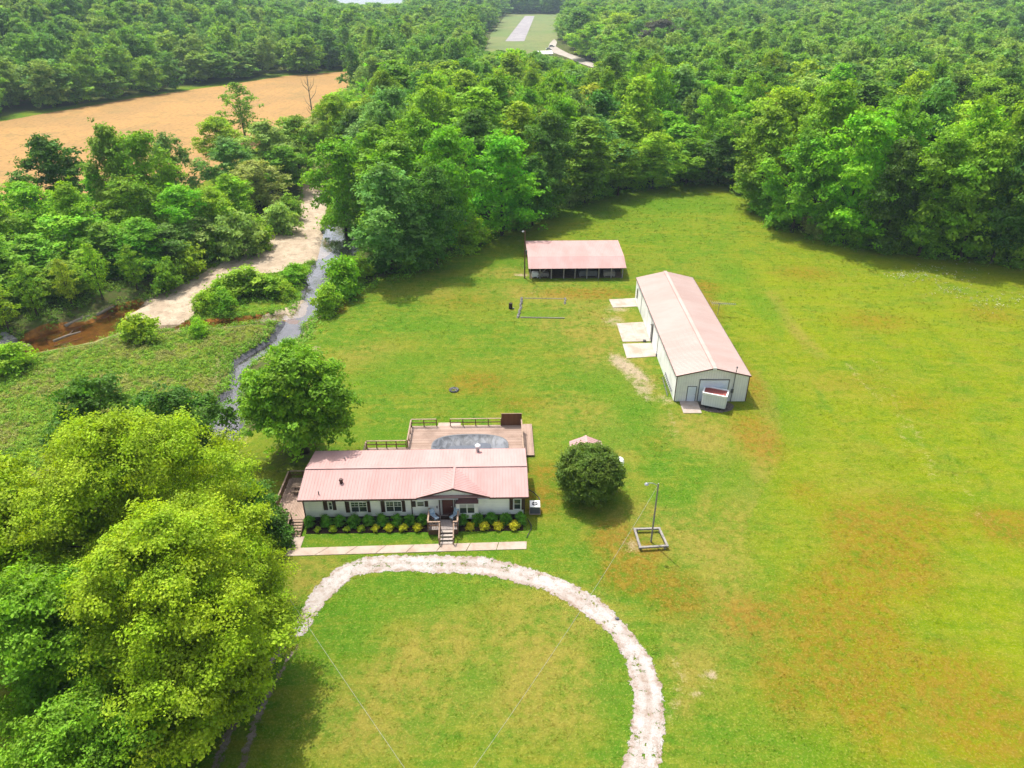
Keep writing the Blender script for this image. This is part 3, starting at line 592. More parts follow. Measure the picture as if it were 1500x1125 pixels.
for a in [(('m',2),1108,158,305,46,'mid'),(('m',1),1160,196,340,46,'mid'),(('m',0),1232,166,356,54,'bright'),(('m',3),1292,208,367,42,'dark'),(('m',5),1345,186,374,50,'mid'),(('m',2),1405,196,380,48,'mid'),
          (('m',1),1452,210,386,42,'dark'),(('m',0),1505,186,392,52,'mid'),(('m',4),1190,120,310,52,'mid'),(('m',5),1130,130,280,48,'fresh'),(('m',3),1280,150,335,46,'mid'),(('m',1),1385,150,345,46,'fresh'),(('m',0),1460,140,350,48,'mid'),(('m',4),1085,150,272,38,'mid')]:
    plant_px(*a, group=RG, zone='right')
plant_px(('m', 0), 962, 30, 106, 32, 'purple', group=RG, zone='right', label='dark purplish tree standing out among the greens near the airstrip road')
plant_px(('m', 5), 905, 20, 84, 30, 'yellow', group=RG, zone='right', label='big pale yellow-green tree behind the airstrip road bend')
plant_px(('m', 1), 868, 34, 88, 30, 'fresh', group=RG, zone='right', label='large rounded green tree right beside the airstrip road bend')
# undergrowth along the wood edges
edge = [(560,402),(600,400),(690,368),(760,338),(800,316),(835,303),(880,290),(925,280),(975,272),(1020,268),(1065,270),(1095,290),(1118,316),(1150,336),(1200,352),(1225,358),(1265,366),(1315,372),(1360,377),(1425,383),(1475,388)]
for i, (x, y) in enumerate(edge):
    X, Y = at2(x, y - 3); s = random.uniform(3.2, 5.6); plant(('s', i % 3), X, Y + 1., s, s * random.uniform(.62, .8), random.choice(['mid', 'bright', 'fresh', 'pale', 'dark']), 'shrub', None, 'shrubs along the foot of the wood edge', 'shrub', zone='edge')
SHRUBS = [(355,432,396,36,'fresh','big rounded bright green shrub on the creek island, largest there'),(302,456,430,18,'fresh','small green shrub at the gravel end of the creek island'),(398,432,406,24,'bright','green shrub beside the big rounded one on the creek island'),
  (432,412,388,20,'bright','green shrub at the tip of the creek island by the main channel'),(330,462,432,20,'mid','low green shrub in front of the big one on the creek island'),(420,436,415,15,'fresh','little shrub on the sandy side of the creek island'),
  (292,490,468,14,'fresh','lone small shrub beside the shallow brown side channel'),(208,496,464,27,'fresh','grey-green willow shrub at the mouth of the orange pool'),(22,540,506,32,'fresh','spreading shrub on the meadow beside the orange pool'),
  (504,432,380,30,'bright','tall leafy shrub on the lawn bank above the creek bend'),(482,456,420,22,'fresh','rounded shrub lowest on the lawn bank of the creek'),(528,410,380,20,'mid','shrub tucked under the creekside wood at the lawn bank'),
  (356,375,314,32,'pale','pale green rounded shrub on the inner edge of the gravel bar'),(412,340,300,26,'pale','spreading pale scrub shrub on the gravel bar bend'),(385,362,322,20,'fresh','bright shrub beside the pale rounded one on the gravel bar'),
  (425,320,288,20,'olive','olive scrub shrub beside the upper gravel bar'),(310,382,340,26,'mid','green shrub at the wood edge above the gravel bar'),(280,405,365,26,'fresh','low bright shrub at the wood edge above the gravel bar middle'),
  (500,270,215,36,'pale','pale willow shrub on the east bank above the creek bend'),(470,262,238,22,'pale','small pale willow beside the upper end of the gravel bar'),(250,425,385,24,'mid','dark-footed shrub where the wood meets the gravel bar tip'),
  (455,540,520,8,'fresh','tiny shrub at the lawn corner above the lower creek'),(425,520,498,12,'mid','low shrub on the lawn bank of the lower creek')]
for x, yb, yt, rp, tn, lb in SHRUBS:
    plant_px(('s', random.randrange(3)), x, yt, yb, rp, tn, name='shrub', label=lb, group='shrubs along the creek', cat='shrub')

for x, yb, yt, rp, tn, lb in [(155,452,372,20,'fresh','slim young tree with bare stem on the mossy bank above the orange pool'),(62,482,405,22,'mid','young tree leaning over the dark end of the orange pool'),(205,436,372,18,'mid','slim young tree on the bank where pool meets gravel bar'),(112,466,398,19,'fresh','small sapling in the middle of the bank above the orange pool'),(20,500,432,22,'fresh','young bright tree above the grey boulders at the pool end')]:
    plant_px(('airy', 0), x, yt, yb, rp, tn, label=lb, group='young trees on the pool bank', zone=None)
# --- the woods behind: candidates on a jittered grid; the largest in view become trees of their own
def cand(y0, y1, sp):
    out = []; y = y0; row = 0
    while y < y1:
        x = -.86 * y - 30 + (row % 2) * sp / 2
        while x < .86 * y + 30:
            out.append((x + random.uniform(-.36, .36) * sp, y + random.uniform(-.36, .36) * sp)); x += sp
        y += sp * .87; row += 1
    return out
C_ = np.array(cand(120, 330, 10.5) + cand(330, 520, 11) + cand(520, 900, 14) + cand(900, 1750, 19))
ok = np.ones(len(C_), bool)
for poly, mg in ((MEADOW, 5), (WILD, 3), (FIELD, 4), (AIRF, 5), (OPENROAD, 4), (BED, 5), (LAKE, 6)): ok &= sd_poly(C_, poly) > mg
C_ = C_[ok]; hand = np.array([(t['X'], t['Y']) for t in TREES if t['zone'] in ('creek', 'barn', 'right')])
dmin = np.sqrt(((C_[:, None, :] - hand[None]) ** 2).sum(-1)).min(1); C_ = C_[dmin > 7.5]
cz = terrain(C_[:, 0], C_[:, 1])
# keep the strips west of the creek and in front of the field as surveyed by hand
fld = sd_poly(C_, FIELD)
west = (C_[:, 0] < -.52 * (C_[:, 1] - 60) + 10) & (C_[:, 1] < 330) & (fld > 0)
pxs = np.array([px(x, y, z) for (x, y), z in zip(C_, cz)])
west = (pxs[:, 0] < 500) & (pxs[:, 1] > 104 + .15 * np.abs(pxs[:, 0] - 517)) & (pxs[:, 0] > -400)
C_ = C_[~west]; cz = cz[~west]
def cap_y(x, d):
    c = -500
    if 700 < x < 832 and d < 620: c = max(c, 72 + random.uniform(0, 12) + max(0, 715 - x) - max(0, x - 820) * 3)
    if 795 < x < 880 and d < 470: c = max(c, 82 + .36 * (x - 808))
    if 485 < x < 602: c = max(c, random.uniform(3, 11))
    if 300 < x < 540 and d < 330: c = max(c, 130 + (520 - x) * .35)
    return c
pts = []
for (x, y), z in zip(C_, cz):
    d = math.hypot(x, y); p = px(x, y, z); H = random.uniform(12.5, 24.5) * (1.12 if d > 520 else 1) * (1.12 if d > 900 else 1); Rr = random.uniform(4.4, 8.4) * (1.3 if d > 520 else 1.) * (1.3 if d > 900 else 1)
    cy = cap_y(p[0], d); hm = height_to(x, y, z, cy) if cy > -400 else 99
    if hm < 5 or random.random() < .05: continue
    H = min(H, hm); vis = -40 < p[0] < 1540
    pts.append((x, y, z, H, Rr, d, vis, p[0]))
pts.sort(key=lambda q: q[5])
NMAX = 272; used = sum(1 for t in TREES if t['zone'] in ('creek', 'barn', 'right')) + 11
farpts = []
for q in pts:
    x, y, z, H, Rr, d, vis, pxx = q
    if vis and used < NMAX:
        tn = random.choices(['mid', 'fresh', 'dark', 'blue', 'olive', 'yellow', 'bright', 'pale'], [6, 3, 3, 2, .5, .7, 2.5, .6])[0]
        zn = 'right' if x > 30 and x > -20 + .35 * (y - 150) else ('barn' if pxx > 560 else 'creek')
        plant((random.choices([('m', random.randrange(8)), ('tall', 0), ('cone', 0), ('airy', 0)], [10, 2, 1, .8])[0]) if d < 260 else ('l', random.randrange(4)), x, y, H, Rr, tn, group={'right': RG, 'barn': BG, 'creek': CG}[zn], zone=zn); used += 1
    else: farpts.append(q)
# the far side of the tan field: nearest rows of the hillside
# --- labels that single the wood trees out
TN = dict(mid='green', fresh='light green', dark='dark green', blue='bluish green', olive='olive green', yellow='yellow-green', bright='vivid green', pale='pale green', lime='lime green', purple='purplish')
ORD = ['leftmost', 'second', 'third', 'fourth', 'fifth', 'sixth', 'seventh', 'eighth', 'ninth', 'tenth', 'eleventh', 'twelfth']
ZN = {'creek': 'wood between creek and tan field', 'barn': 'wood behind the pole barn', 'right': 'wood along the right meadow', 'edge': 'wood edge round the meadow'}
bins = {}
for zone in ZN:
    tr = [t for t in TREES if t['zone'] == zone]
    tr.sort(key=lambda t: math.hypot(t['X'], t['Y'])); nb = max(1, round(len(tr) / 30)); sz = len(tr) / nb
    for i, t in enumerate(tr): bins.setdefault((zone, int(i / sz), nb, t['tint']), []).append(t)
ROW = ['front', 'second', 'third', 'fourth', 'fifth', 'rear', 'rearmost']
for (zone, row, nb, tint), tr in bins.items():
    tr.sort(key=lambda t: px(t['X'], t['Y'], 10)[0]); rw = ROW[row]; what = 'shrub' if zone == 'edge' else 'tree'
    for i, t in enumerate(tr):
        if len(tr) == 1: lb = f"only {TN[tint]} {what} in the {rw} rank of the {ZN[zone]}"
        else: lb = f"{'leftmost' if i == 0 else ORD[min(i, 11)] + ' from left'} of {TN[tint]} {what}s, {rw} rank, {ZN[zone]}"
        if not t['o'].get('label'): t['o']['label'] = lb
# --- the far wood as one mass: low-detail crowns set out by geometry nodes
def far_wood(pts, srcs):
    P = np.array([(q[0], q[1], q[2] - .3) for q in pts], np.float32); me = bpy.data.meshes.new('forest'); me.vertices.add(len(P)); me.vertices.foreach_set('co', P.ravel())
    sc = np.array([(q[4] / 6., q[4] / 6., q[3] / 20.) for q in pts], np.float32)
    a = me.attributes.new('sc', 'FLOAT_VECTOR', 'POINT'); a.data.foreach_set('vector', sc.ravel())
    a = me.attributes.new('rz', 'FLOAT', 'POINT'); a.data.foreach_set('value', np.random.default_rng(5).random(len(P)).astype(np.float32) * 6.28)
    a = me.attributes.new('pick', 'INT', 'POINT'); a.data.foreach_set('value', np.random.default_rng(6).integers(0, len(srcs), len(P)).astype(np.int32))
    o = link('forest', me); ng = bpy.data.node_groups.new('far_wood', 'GeometryNodeTree')
    ng.interface.new_socket('Geometry', in_out='INPUT', socket_type='NodeSocketGeometry'); ng.interface.new_socket('Geometry', in_out='OUTPUT', socket_type='NodeSocketGeometry')
    N = ng.nodes; Lk = ng.links; gi = N.new('NodeGroupInput'); go = N.new('NodeGroupOutput'); ip = N.new('GeometryNodeInstanceOnPoints')
    jg = N.new('GeometryNodeJoinGeometry')
    for s in srcs[::-1]:
        oi = N.new('GeometryNodeObjectInfo'); oi.transform_space = 'ORIGINAL'; oi.inputs['Object'].default_value = s
        g2 = N.new('GeometryNodeGeometryToInstance'); Lk.new(oi.outputs['Geometry'], g2.inputs[0]); Lk.new(g2.outputs[0], jg.inputs[0])
    def na(nm, ty):
        n = N.new('GeometryNodeInputNamedAttribute'); n.data_type = ty; n.inputs['Name'].default_value = nm; return n.outputs['Attribute']
    cx = N.new('ShaderNodeCombineXYZ'); Lk.new(na('rz', 'FLOAT'), cx.inputs[2])
    Lk.new(gi.outputs[0], ip.inputs['Points']); Lk.new(jg.outputs[0], ip.inputs['Instance']); ip.inputs['Pick Instance'].default_value = True
    Lk.new(na('pick', 'INT'), ip.inputs['Instance Index']); Lk.new(na('sc', 'FLOAT_VECTOR'), ip.inputs['Scale'])
    e2r = N.new('FunctionNodeEulerToRotation'); Lk.new(cx.outputs[0], e2r.inputs[0]); Lk.new(e2r.outputs[0], ip.inputs['Rotation'])
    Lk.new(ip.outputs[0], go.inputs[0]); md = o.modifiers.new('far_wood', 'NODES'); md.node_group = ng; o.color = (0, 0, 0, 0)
    return tag(o, kind='stuff')
srcs = []
for i in range(4):
    s = next((t['o'] for t in TREES if t['key'] == ('l', i)), None)
    if s is None:
        continue
    srcs.append([c for c in s.children if c.name.startswith('crown')][0])
if not srcs:
    for t in TREES[-4:]: srcs.append([c for c in t['o'].children if c.name.startswith('crown')][0])
far_wood(farpts, srcs)
print('trees', used, 'far', len(farpts), 'first far', farpts[0][5] if farpts else 0, len(srcs))

# bare dead tree and fallen logs by the creek
def dead(X, Y, H, label):
    g = random.Random(5); mb = MB(); z = tz(X, Y); mb.tube([(0, 0, 0), (.1, 0, H * .5), (-.15, .1, H)], [.3, .22, .05], 7)
    for i in range(9):
        a = g.uniform(0, 6.28); t = g.uniform(.4, .9); L_ = H * g.uniform(.12, .28); b = Vector((0, 0, H * t)); e = b + Vector((math.cos(a) * L_ * .5, math.sin(a) * L_ * .5, L_ * .85)); mb.tube([b, b.lerp(e, .5) + Vector((math.cos(a), math.sin(a), 0)) * L_ * .12, e], [.1, .07, .02], 5)
    r = thing('dead_tree', label, 'dead tree', (X, Y, z)); mb.build('trunk', 'deadwood', r); return r
X, Y = at2(462, 205); dead(X, Y, height_to(X, Y, 0, 112), 'bare dead tree rising above the creek woods in front of tan field')
X, Y = at2(622, 300); dead(X, Y, height_to(X, Y, 0, 205), 'bare grey dead treetop among the green creekside crowns')
for i, (p0, p1, rr, lb) in enumerate([((78,500),(118,486),.22,'pale log lying across the dark end of the orange pool'),((8,512),(45,506),.3,'driftwood log beside the grey boulders at the pool end'),((140,463),(168,448),.25,'bleached log on the wooded bank above the orange pool'),((218,441),(240,425),.2,'thin fallen trunk where the gravel bar meets the wood'),((95,478),(132,462),.3,'dark fallen log under the trees beside the pool')]):
    a = at(*p0, -1.4); b = at(*p1, -1.2); c = Vector(a).lerp(Vector(b), .5); mb = MB(); mb.tube([Vector(a) - c, Vector((.1, .1, .12)), Vector(b) - c], [rr, rr * .85, rr * .5], 7); mb.tube([Vector((.1, .1, .1)), Vector((.6, .9, .6))], [rr * .4, .03], 5)
    r = mb.build('fallen_log', 'deadwood', None, True); r.location = c; tag(r, lb, 'log', 'logs along the creek')
for i, (x, y, s) in enumerate([(4,496,1.5),(14,501,1.3),(8,506,1.0),(0,508,1.2),(19,508,.8)]):
    a = at(x, y, -1.4); mb = MB(); mb.blob((0, 0, .2), (s, s * .8, s * .6), i, 6, 9, .18); r = mb.build('boulder', 'stone'); r.location = a
    tag(r, ['large grey boulder at the pool end, topmost of the heap', 'grey boulder right of the largest in the heap', 'smaller grey boulder in the middle of the heap', 'grey boulder lowest at the picture edge', 'smallest grey boulder, at the tip of the heap'][i], 'boulder', 'boulders at the end of the orange pool')

# wild meadow growth, and weeds in the gravel: one mass each
def tufts(name, pts, hs, nl, leaf, tints, seed):
    g = np.random.default_rng(seed); n = len(pts); P = np.repeat(np.asarray(pts, float), nl, 0); H = np.repeat(hs, nl); N = len(P)
    o = g.normal(size=(N, 3)); o[:, 2] = np.abs(o[:, 2]); P = P + o * np.stack([H * .55, H * .55, H * .5], 1)
    nor = o * .5 + (0, 0, .5) + g.normal(size=(N, 3)) * .5; nor /= np.linalg.norm(nor, axis=1)[:, None]
    t = np.cross(nor, g.normal(size=(N, 3))); t /= np.linalg.norm(t, axis=1)[:, None]; b = np.cross(nor, t); s = leaf * (.6 + .8 * g.random(N))
    a = t * (s * .7)[:, None]; b = b * (s * .3)[:, None]
    V = np.stack([P - a, P + b, P + a, P - b], 1).reshape(-1, 3); Q = np.arange(4 * N).reshape(-1, 4)
    v = np.clip(np.repeat(g.random(n), nl) * .6 + g.random(N) * .4, 0, 1); w = np.clip(np.repeat(g.random(n), nl) * .7 + g.random(N) * .3, 0, 1)
    o_ = link(name, np_mesh(name, V, Q, [leafmat(name + '_leaf', tints)], [('v', 'FLOAT', 'FACE', v), ('w', 'FLOAT', 'FACE', w)])); return tag(o_, kind='stuff')
def scatter(poly, n, seed, cond=None):
    g = np.random.default_rng(seed); lo, hi = poly.min(0), poly.max(0); P = lo + g.random((n, 2)) * (hi - lo); P = P[sd_poly(P, poly) < 0]
    z = terrain(P[:, 0], P[:, 1]); return np.column_stack([P, z])
g = np.random.default_rng(3)
wp = scatter(WILD, 26000, 21); wp = wp[(wp[:, 2] > -1.2)]; wp = wp[np.abs(wp[:, 0]) < .80 * wp[:, 1] + 8]
from mathutils import noise as mn
d = np.array([mn.noise((x * .16, y * .16, 0)) + .6 * mn.noise((x * .5, y * .5, 5)) for x, y, z in wp]); k1 = d > .0
tufts('meadow_growth', wp[k1], .2 + .45 * g.random(k1.sum()) ** 2, 20, .17, (.20, .36, .026), 31)
tufts('dry_grass', wp[~k1], .15 + .25 * g.random((~k1).sum()), 16, .16, (.29, .31, .08), 32)
bp_ = scatter(BED, 9000, 22); s_b = sd_poly(bp_[:, :2], BED); sdw = np.minimum(np.minimum(sd_poly(bp_[:, :2], W_MAIN), sd_poly(bp_[:, :2], W_WEST)), sd_poly(bp_[:, :2], W_LINK)); sbar = sd_poly(bp_[:, :2], BAR)
isl = np.maximum(-sbar + .2, -sd_poly(bp_[:, :2], SPIT) + .2)
kb = (sdw > .25) & ((isl < 0) | (sbar > .5) | (g.random(len(bp_)) < .025)); tufts('bank_growth', bp_[kb], .2 + .55 * g.random(kb.sum()), 26, .2, (.20, .39, .022), 33)
rp = scatter(np.vstack([BED.min(0) - 3, [BED.max(0)[0] + 3, BED.min(0)[1] - 3], BED.max(0) + 3, [BED.min(0)[0] - 3, BED.max(0)[1] + 3]]), 60000, 23)
q_ = np.minimum(sd_poly(rp[:, :2], W_MAIN), sd_poly(rp[:, :2], W_LINK)); rp = rp[(q_ > .1) & (q_ < 1.6) & (sd_poly(rp[:, :2], BAR) > .3) & (g.random(len(rp)) < .55)]
tufts('waterside_growth', rp, .25 + .5 * g.random(len(rp)), 22, .2, (.17, .34, .02), 38)
BANKW = gp([(-120,512),(0,503),(60,480),(130,453),(200,438),(250,418),(330,378),(400,335),(400,315),(320,345),(240,375),(150,400),(60,430),(-120,470)], -.6)
fpz = scatter(BANKW, 5200, 24); fk = np.array([mn.noise((x * .35, y * .35, 3.)) for x, y, z in fpz]) > -.12; fpz = fpz[fk]
tufts('bank_undergrowth', fpz, .25 + .8 * g.random(len(fpz)) ** 2, 26, .24, (.15, .28, .024), 39)
# edge strip of rank growth where lawn meets wood and creek bank
ep = []
for i in range(len(MEADOW) - 9):
    a, b = MEADOW[i], MEADOW[i + 1]; n = int(np.hypot(*(b - a)) * 3.2)
    for _ in range(n):
        t = random.random(); q = a + (b - a) * t + np.random.default_rng(len(ep)).normal(size=2) * .9; ep.append((q[0], q[1], tz(*q)))
ep = np.array([e for e in ep if abs(e[0]) < .8 * e[1] + 8]); tufts('edge_growth', ep, .25 + .7 * g.random(len(ep)), 24, .24, (.17, .36, .02), 34)
# white wild flowers in the far corner of the meadow
fp = []
for (x, y, w, h, n) in [(1345,400,45,10,60),(1395,425,40,10,50),(1440,445,35,14,40),(1485,440,25,12,30),(1380,400,60,20,60),(1320,402,30,8,30)]:
    for _ in range(n):
        q = at(x + random.gauss(0, w * .5), y + random.gauss(0, h * .5)); fp.append((q[0], q[1], .12))
fp = np.array(fp); o = tufts('wild_flowers', fp, .10 + .1 * g.random(len(fp)), 4, .13, (.5, .5, .44), 35)
# the mown grass itself: short tufts that take the colour of the sward they stand in
MK = [np.stack([brown, lush, dry], 1), np.stack([bare, wood, lime], 1), np.stack([bedl, bedo, wild], 1)]
def ground_masks(P):
    gx = np.clip(np.searchsorted(GX, P[:, 0]) - 1, 0, nx - 2); gy = np.clip(np.searchsorted(GY, P[:, 1]) - 1, 0, ny - 2)
    tx = ((P[:, 0] - GX[gx]) / (GX[gx + 1] - GX[gx]))[:, None]; ty = ((P[:, 1] - GY[gy]) / (GY[gy + 1] - GY[gy]))[:, None]; out = []
    for m_ in MK:
        A = m_.reshape(ny, nx, 3); out.append(A[gy, gx] * (1 - tx) * (1 - ty) + A[gy, gx + 1] * tx * (1 - ty) + A[gy + 1, gx] * (1 - tx) * ty + A[gy + 1, gx + 1] * tx * ty)
    return out
def lawn(seed):
    g = np.random.default_rng(seed); parts = []
    for y0, y1, dn, sz in ((26, 60, 15, .10), (60, 95, 10, .13), (95, 135, 5, .19), (135, 182, 2.5, .28)):
        n = int((y1 - y0) * 150 * dn); P = np.stack([-62 + 186 * g.random(n), y0 + (y1 - y0) * g.random(n)], 1); P = P[np.abs(P[:, 0]) < .78 * P[:, 1] + 4]
        kk = (sd_poly(P, MEADOW) < -.4) & (sd_poly(P, DRIVE) > -.1)
        for bx_ in ([(-21.8, 48), (2.4, 48.4), (2.4, 50.6), (-21.8, 50.1)], [(-21.2, 51.1), (3.2, 51.6), (3.9, 70.6), (-21.5, 70.2)], [(20, 73), (29.2, 73), (29.2, 108), (20, 108)], [(15.5, 86), (20.5, 86), (20.5, 109), (15.5, 109)], [(2.8, 115.8), (20.2, 116.2), (20.5, 130), (2.5, 130)]): kk &= sd_poly(P, np.array(bx_)) > .05
        P = P[kk]; cl = np.array([mn.noise((x * .9, y * .9, 1.)) + .7 * mn.noise((x * .28, y * .28, 7.)) for x, y in P]); P = P[g.random(len(P)) < np.clip(.45 + .9 * cl, .12, 1)]
        parts.append(np.column_stack([P, np.full(len(P), sz)]))
    T = np.vstack(parts); nb = 3; Q_ = np.repeat(T, nb, 0); N = len(Q_); sz = Q_[:, 2] * (.6 + .9 * g.random(N))
    C = np.column_stack([Q_[:, :2] + g.normal(size=(N, 2)) * sz[:, None] * .5, np.full(N, .0)]); a = g.random(N) * 6.283; w = np.stack([np.cos(a), np.sin(a), np.zeros(N)], 1) * (sz * .28)[:, None]
    t = np.stack([-np.sin(a), np.cos(a), np.zeros(N)], 1) * (sz * g.normal(size=N) * .7)[:, None] + np.stack([np.zeros(N), np.zeros(N), sz * .26], 1)
    V = np.stack([C - w, C + w, C + w * .4 + t, C - w * .4 + t], 1).reshape(-1, 3); mk = [np.repeat(np.column_stack([m_, np.ones(N)]), 4, 0) for m_ in ground_masks(C[:, :2])]
    return tag(link('lawn_grass', np_mesh('lawn_grass', V, np.arange(4 * N).reshape(-1, 4), [M['blades']], [('mask_' + c_, 'FLOAT_COLOR', 'POINT', m_) for c_, m_ in zip('abc', mk)])), kind='stuff')
M['blades'] = ground_mat(True); o = lawn(41); print('blades', len(o.data.polygons))

# ------------------------------------------------------------------ house
YAW = R_(1.3); HO = (-19.95, 53.02, 0.)            # left front wall corner
house = thing('house', 'long white single-storey house with ribbed faded pink metal roof and brown shutters', 'house', HO, YAW)
hl = Matrix.Rotation(-YAW, 3, 'Z')
def hw(x, y):      # photo point on the front wall -> local x, z
    Y = 53.02
    for _ in range(4):
        X, Z = on_y(x, y, Y); Y = 53.02 + (X - HO[0]) * math.tan(YAW)
    return (X - HO[0]) / math.cos(YAW), Z
HL, HW, ZB, ZE = 21.15, 7.35, .55, 2.86
EA, ER = -.36, -.33                                 # left / front overhang
ye0, ye1, yr, zr, ze = ER, HW + .33, HW / 2, 3.66, 2.93
gx0, gxm, gx1, gz = 11.05, 14.35, 17.65, 3.98
f = MB(); f.box(0, HL, .06, HW, ZB, ZE)
f.poly([(gx0 + .2, .03, ZE), (gx1 - .2, .03, ZE), (gxm, .03, gz - .09)])
f.poly([(0, .03, ZB), (HL, .03, ZB), (HL, .03, ZE), (0, .03, ZE)])
f.poly([(HL, .06, ZE), (HL, HW, ZE), (HL, yr, zr - .05)]); f.poly([(0, .06, ZE), (0, yr, zr - .05), (0, HW, ZE)])
f.build('wall', 'siding', house)
f = MB(); f.box(.05, HL - .05, .12, HW - .05, -.1, ZB); f.build('skirting', 'skirt', house)
def ribbed(mb, a, b, c, d, n, h=.022, w=.04, th=.05):
    """roof slope a-b (eave) to d-c (ridge), slab with n standing ribs running up the slope"""
    a, b, c, d = map(Vector, (a, b, c, d)); nor = (b - a).cross(d - a).normalized()
    if nor.z < 0: nor = -nor
    dn = -nor * th; mb.hexa([a + dn, b + dn, c + dn, d + dn, a, b, c, d])
    e = (b - a).normalized() * w / 2
    for i in range(n + 1):
        t = i / n; p = a.lerp(b, t); q = d.lerp(c, t); mb.hexa([p - e, p + e, q + e, q - e, p - e * .5 + nor * h, p + e * .5 + nor * h, q + e * .5 + nor * h, q - e * .5 + nor * h])
x0, x1 = EA, HL + .36
f = MB(); ribbed(f, (x0, ye0, ze), (x1, ye0, ze), (x1, yr, zr), (x0, yr, zr), 72); ribbed(f, (x1, ye1, ze), (x0, ye1, ze), (x0, yr, zr), (x1, yr, zr), 72)
roof = f.build('roof', 'pinkroof', house)
def gable(mb, base, top, back, n, h=.022, w=.04, lift=.035):
    b, t, k_ = (Vector(q) + Vector((0, 0, lift)) for q in (base, top, back)); nor = (t - b).cross(k_ - b).normalized()
    if nor.z < 0: nor = -nor
    mb.poly([b, t, k_] if (t - b).cross(k_ - b).z > 0 else [b, k_, t])
    for i in range(n):                       # ribs run from the short ridge down to the valley / eave
        s = i / n; p = t.lerp(k_, s); q = b.lerp(k_, s); e = (k_ - t).normalized() * w / 2
        mb.hexa([p - e, p + e, q + e, q - e, p - e * .5 + nor * h, p + e * .5 + nor * h, q + e * .5 + nor * h, q - e * .5 + nor * h])
f = MB(); yg = ye0 + .06
gable(f, (gx0 - .15, yg, ze - .01), (gxm, yg, gz), (gxm, yr - .05, zr + .02), 14); gable(f, (gx1 + .15, yg, ze - .01), (gxm, yg, gz), (gxm, yr - .05, zr + .02), 14)
f.build('gable_roof', 'pinkroof', house)
f = MB(); f.beam((x0, yr, zr + .04), (x1, yr, zr + .04), .34, .04); f.beam((gxm, yg, gz + .06), (gxm, yr - .1, zr + .06), .2, .03); f.build('ridge_cap', 'pinkroof', house)
f = MB()
for (u, w) in ((x0, gx0 - .15), (gx1 + .15, x1)): f.box(u, w, ye0 - .035, ye0 - .003, ze - .17, ze - .01)
f.beam((gx0 - .2, yg - .03, ze - .05), (gxm, yg - .03, gz - .04), .05, .15); f.beam((gxm, yg - .03, gz - .04), (gx1 + .2, yg - .03, ze - .05), .05, .15)
for xx in (x0 - .02, x1 + .02): f.beam((xx, ye0, ze - .08), (xx, yr, zr - .08), .04, .16); f.beam((xx, yr, zr - .08), (xx, ye1, ze - .08), .04, .16)
f.box(x0, x1, ye1 + .003, ye1 + .035, ze - .17, ze - .01); f.build('fascia', 'maroon', house)
f = MB(); f.box(0, HL, ER, .02, ze - .20, ze - .172); f.build('soffit', 'white', house)
xa = hw(603.5, 745)[0]
for xx in (-.02, HL - .07, xa - .05): f = MB(); f.box(xx, xx + .1, -.03, .025, ZB, ZE - .12); f.build('corner_trim', 'brownpaint', house)
def window(x0, x1, y0, y1, npan=1, sh=(None, None), rows=2):
    a, zt = hw(x0, y0); b, _ = hw(x1, y0); _, zb = hw((x0 + x1) / 2, y1); zt = min(zt, ZE - .18)
    fr = MB(); t = .06
    fr.box(a, b, -.05, .02, zt - t, zt); fr.box(a, b, -.05, .02, zb, zb + t); fr.box(a, a + t, -.05, .02, zb + t, zt - t); fr.box(b - t, b, -.05, .02, zb + t, zt - t)
    for i in range(1, npan): c = a + (b - a) * i / npan; fr.box(c - t / 2, c + t / 2, -.05, .02, zb + t, zt - t)
    w = fr.build('window', 'white', house)
    g = MB(); g.box(a + t, b - t, -.02, .018, zb + t, zt - t); g.build('pane', 'glass', w)
    zm = zb + (zt - zb) * .52; mt = MB()
    for i in range(npan):
        c0 = a + (b - a) * i / npan + t; c1 = a + (b - a) * (i + 1) / npan - t; mt.box(c0, c1, -.032, -.022, zm - .02, zm + .02)
        if b - a > 1.: mt.box((c0 + c1) / 2 - .012, (c0 + c1) / 2 + .012, -.032, -.022, zm + .03, zt - t); mt.box(c0, c1, -.034, -.024, zm + (zt - zm) * .45, zm + (zt - zm) * .45 + .025)
    mt.build('glazing_bar', 'white', w)
    for s in sh:
        if s:
            u, _ = hw(s[0], (y0 + y1) / 2); v, _ = hw(s[1], (y0 + y1) / 2); m_ = MB(); m_.box(u, v, -.045, .02, zb - .02, zt + .02)
            nsl = 9
            for j in range(nsl): zz_ = zb + .06 + (zt - zb - .16) * j / nsl; m_.box(u + .05, v - .05, -.057, -.047, zz_, zz_ + .05)
            m_.build('shutter', 'brownpaint', house)
window(480.2, 486.2, 735, 746.7, 1, ((473.7, 479.8), (486.7, 492.3)))
window(512.8, 537.0, 735, 750, 2, ((506, 512), (537.8, 542.6)))
window(564.4, 588.0, 734.3, 749.3, 2, ((558, 563.8), (588.6, 593.8)))
window(610.2, 621.2, 734.5, 741.8, 1, ((602.6, 608.9), (622.2, 627.2)))
window(752.4, 763.2, 730.5, 746, 1, ((746.3, 751.4), (764, 769)))
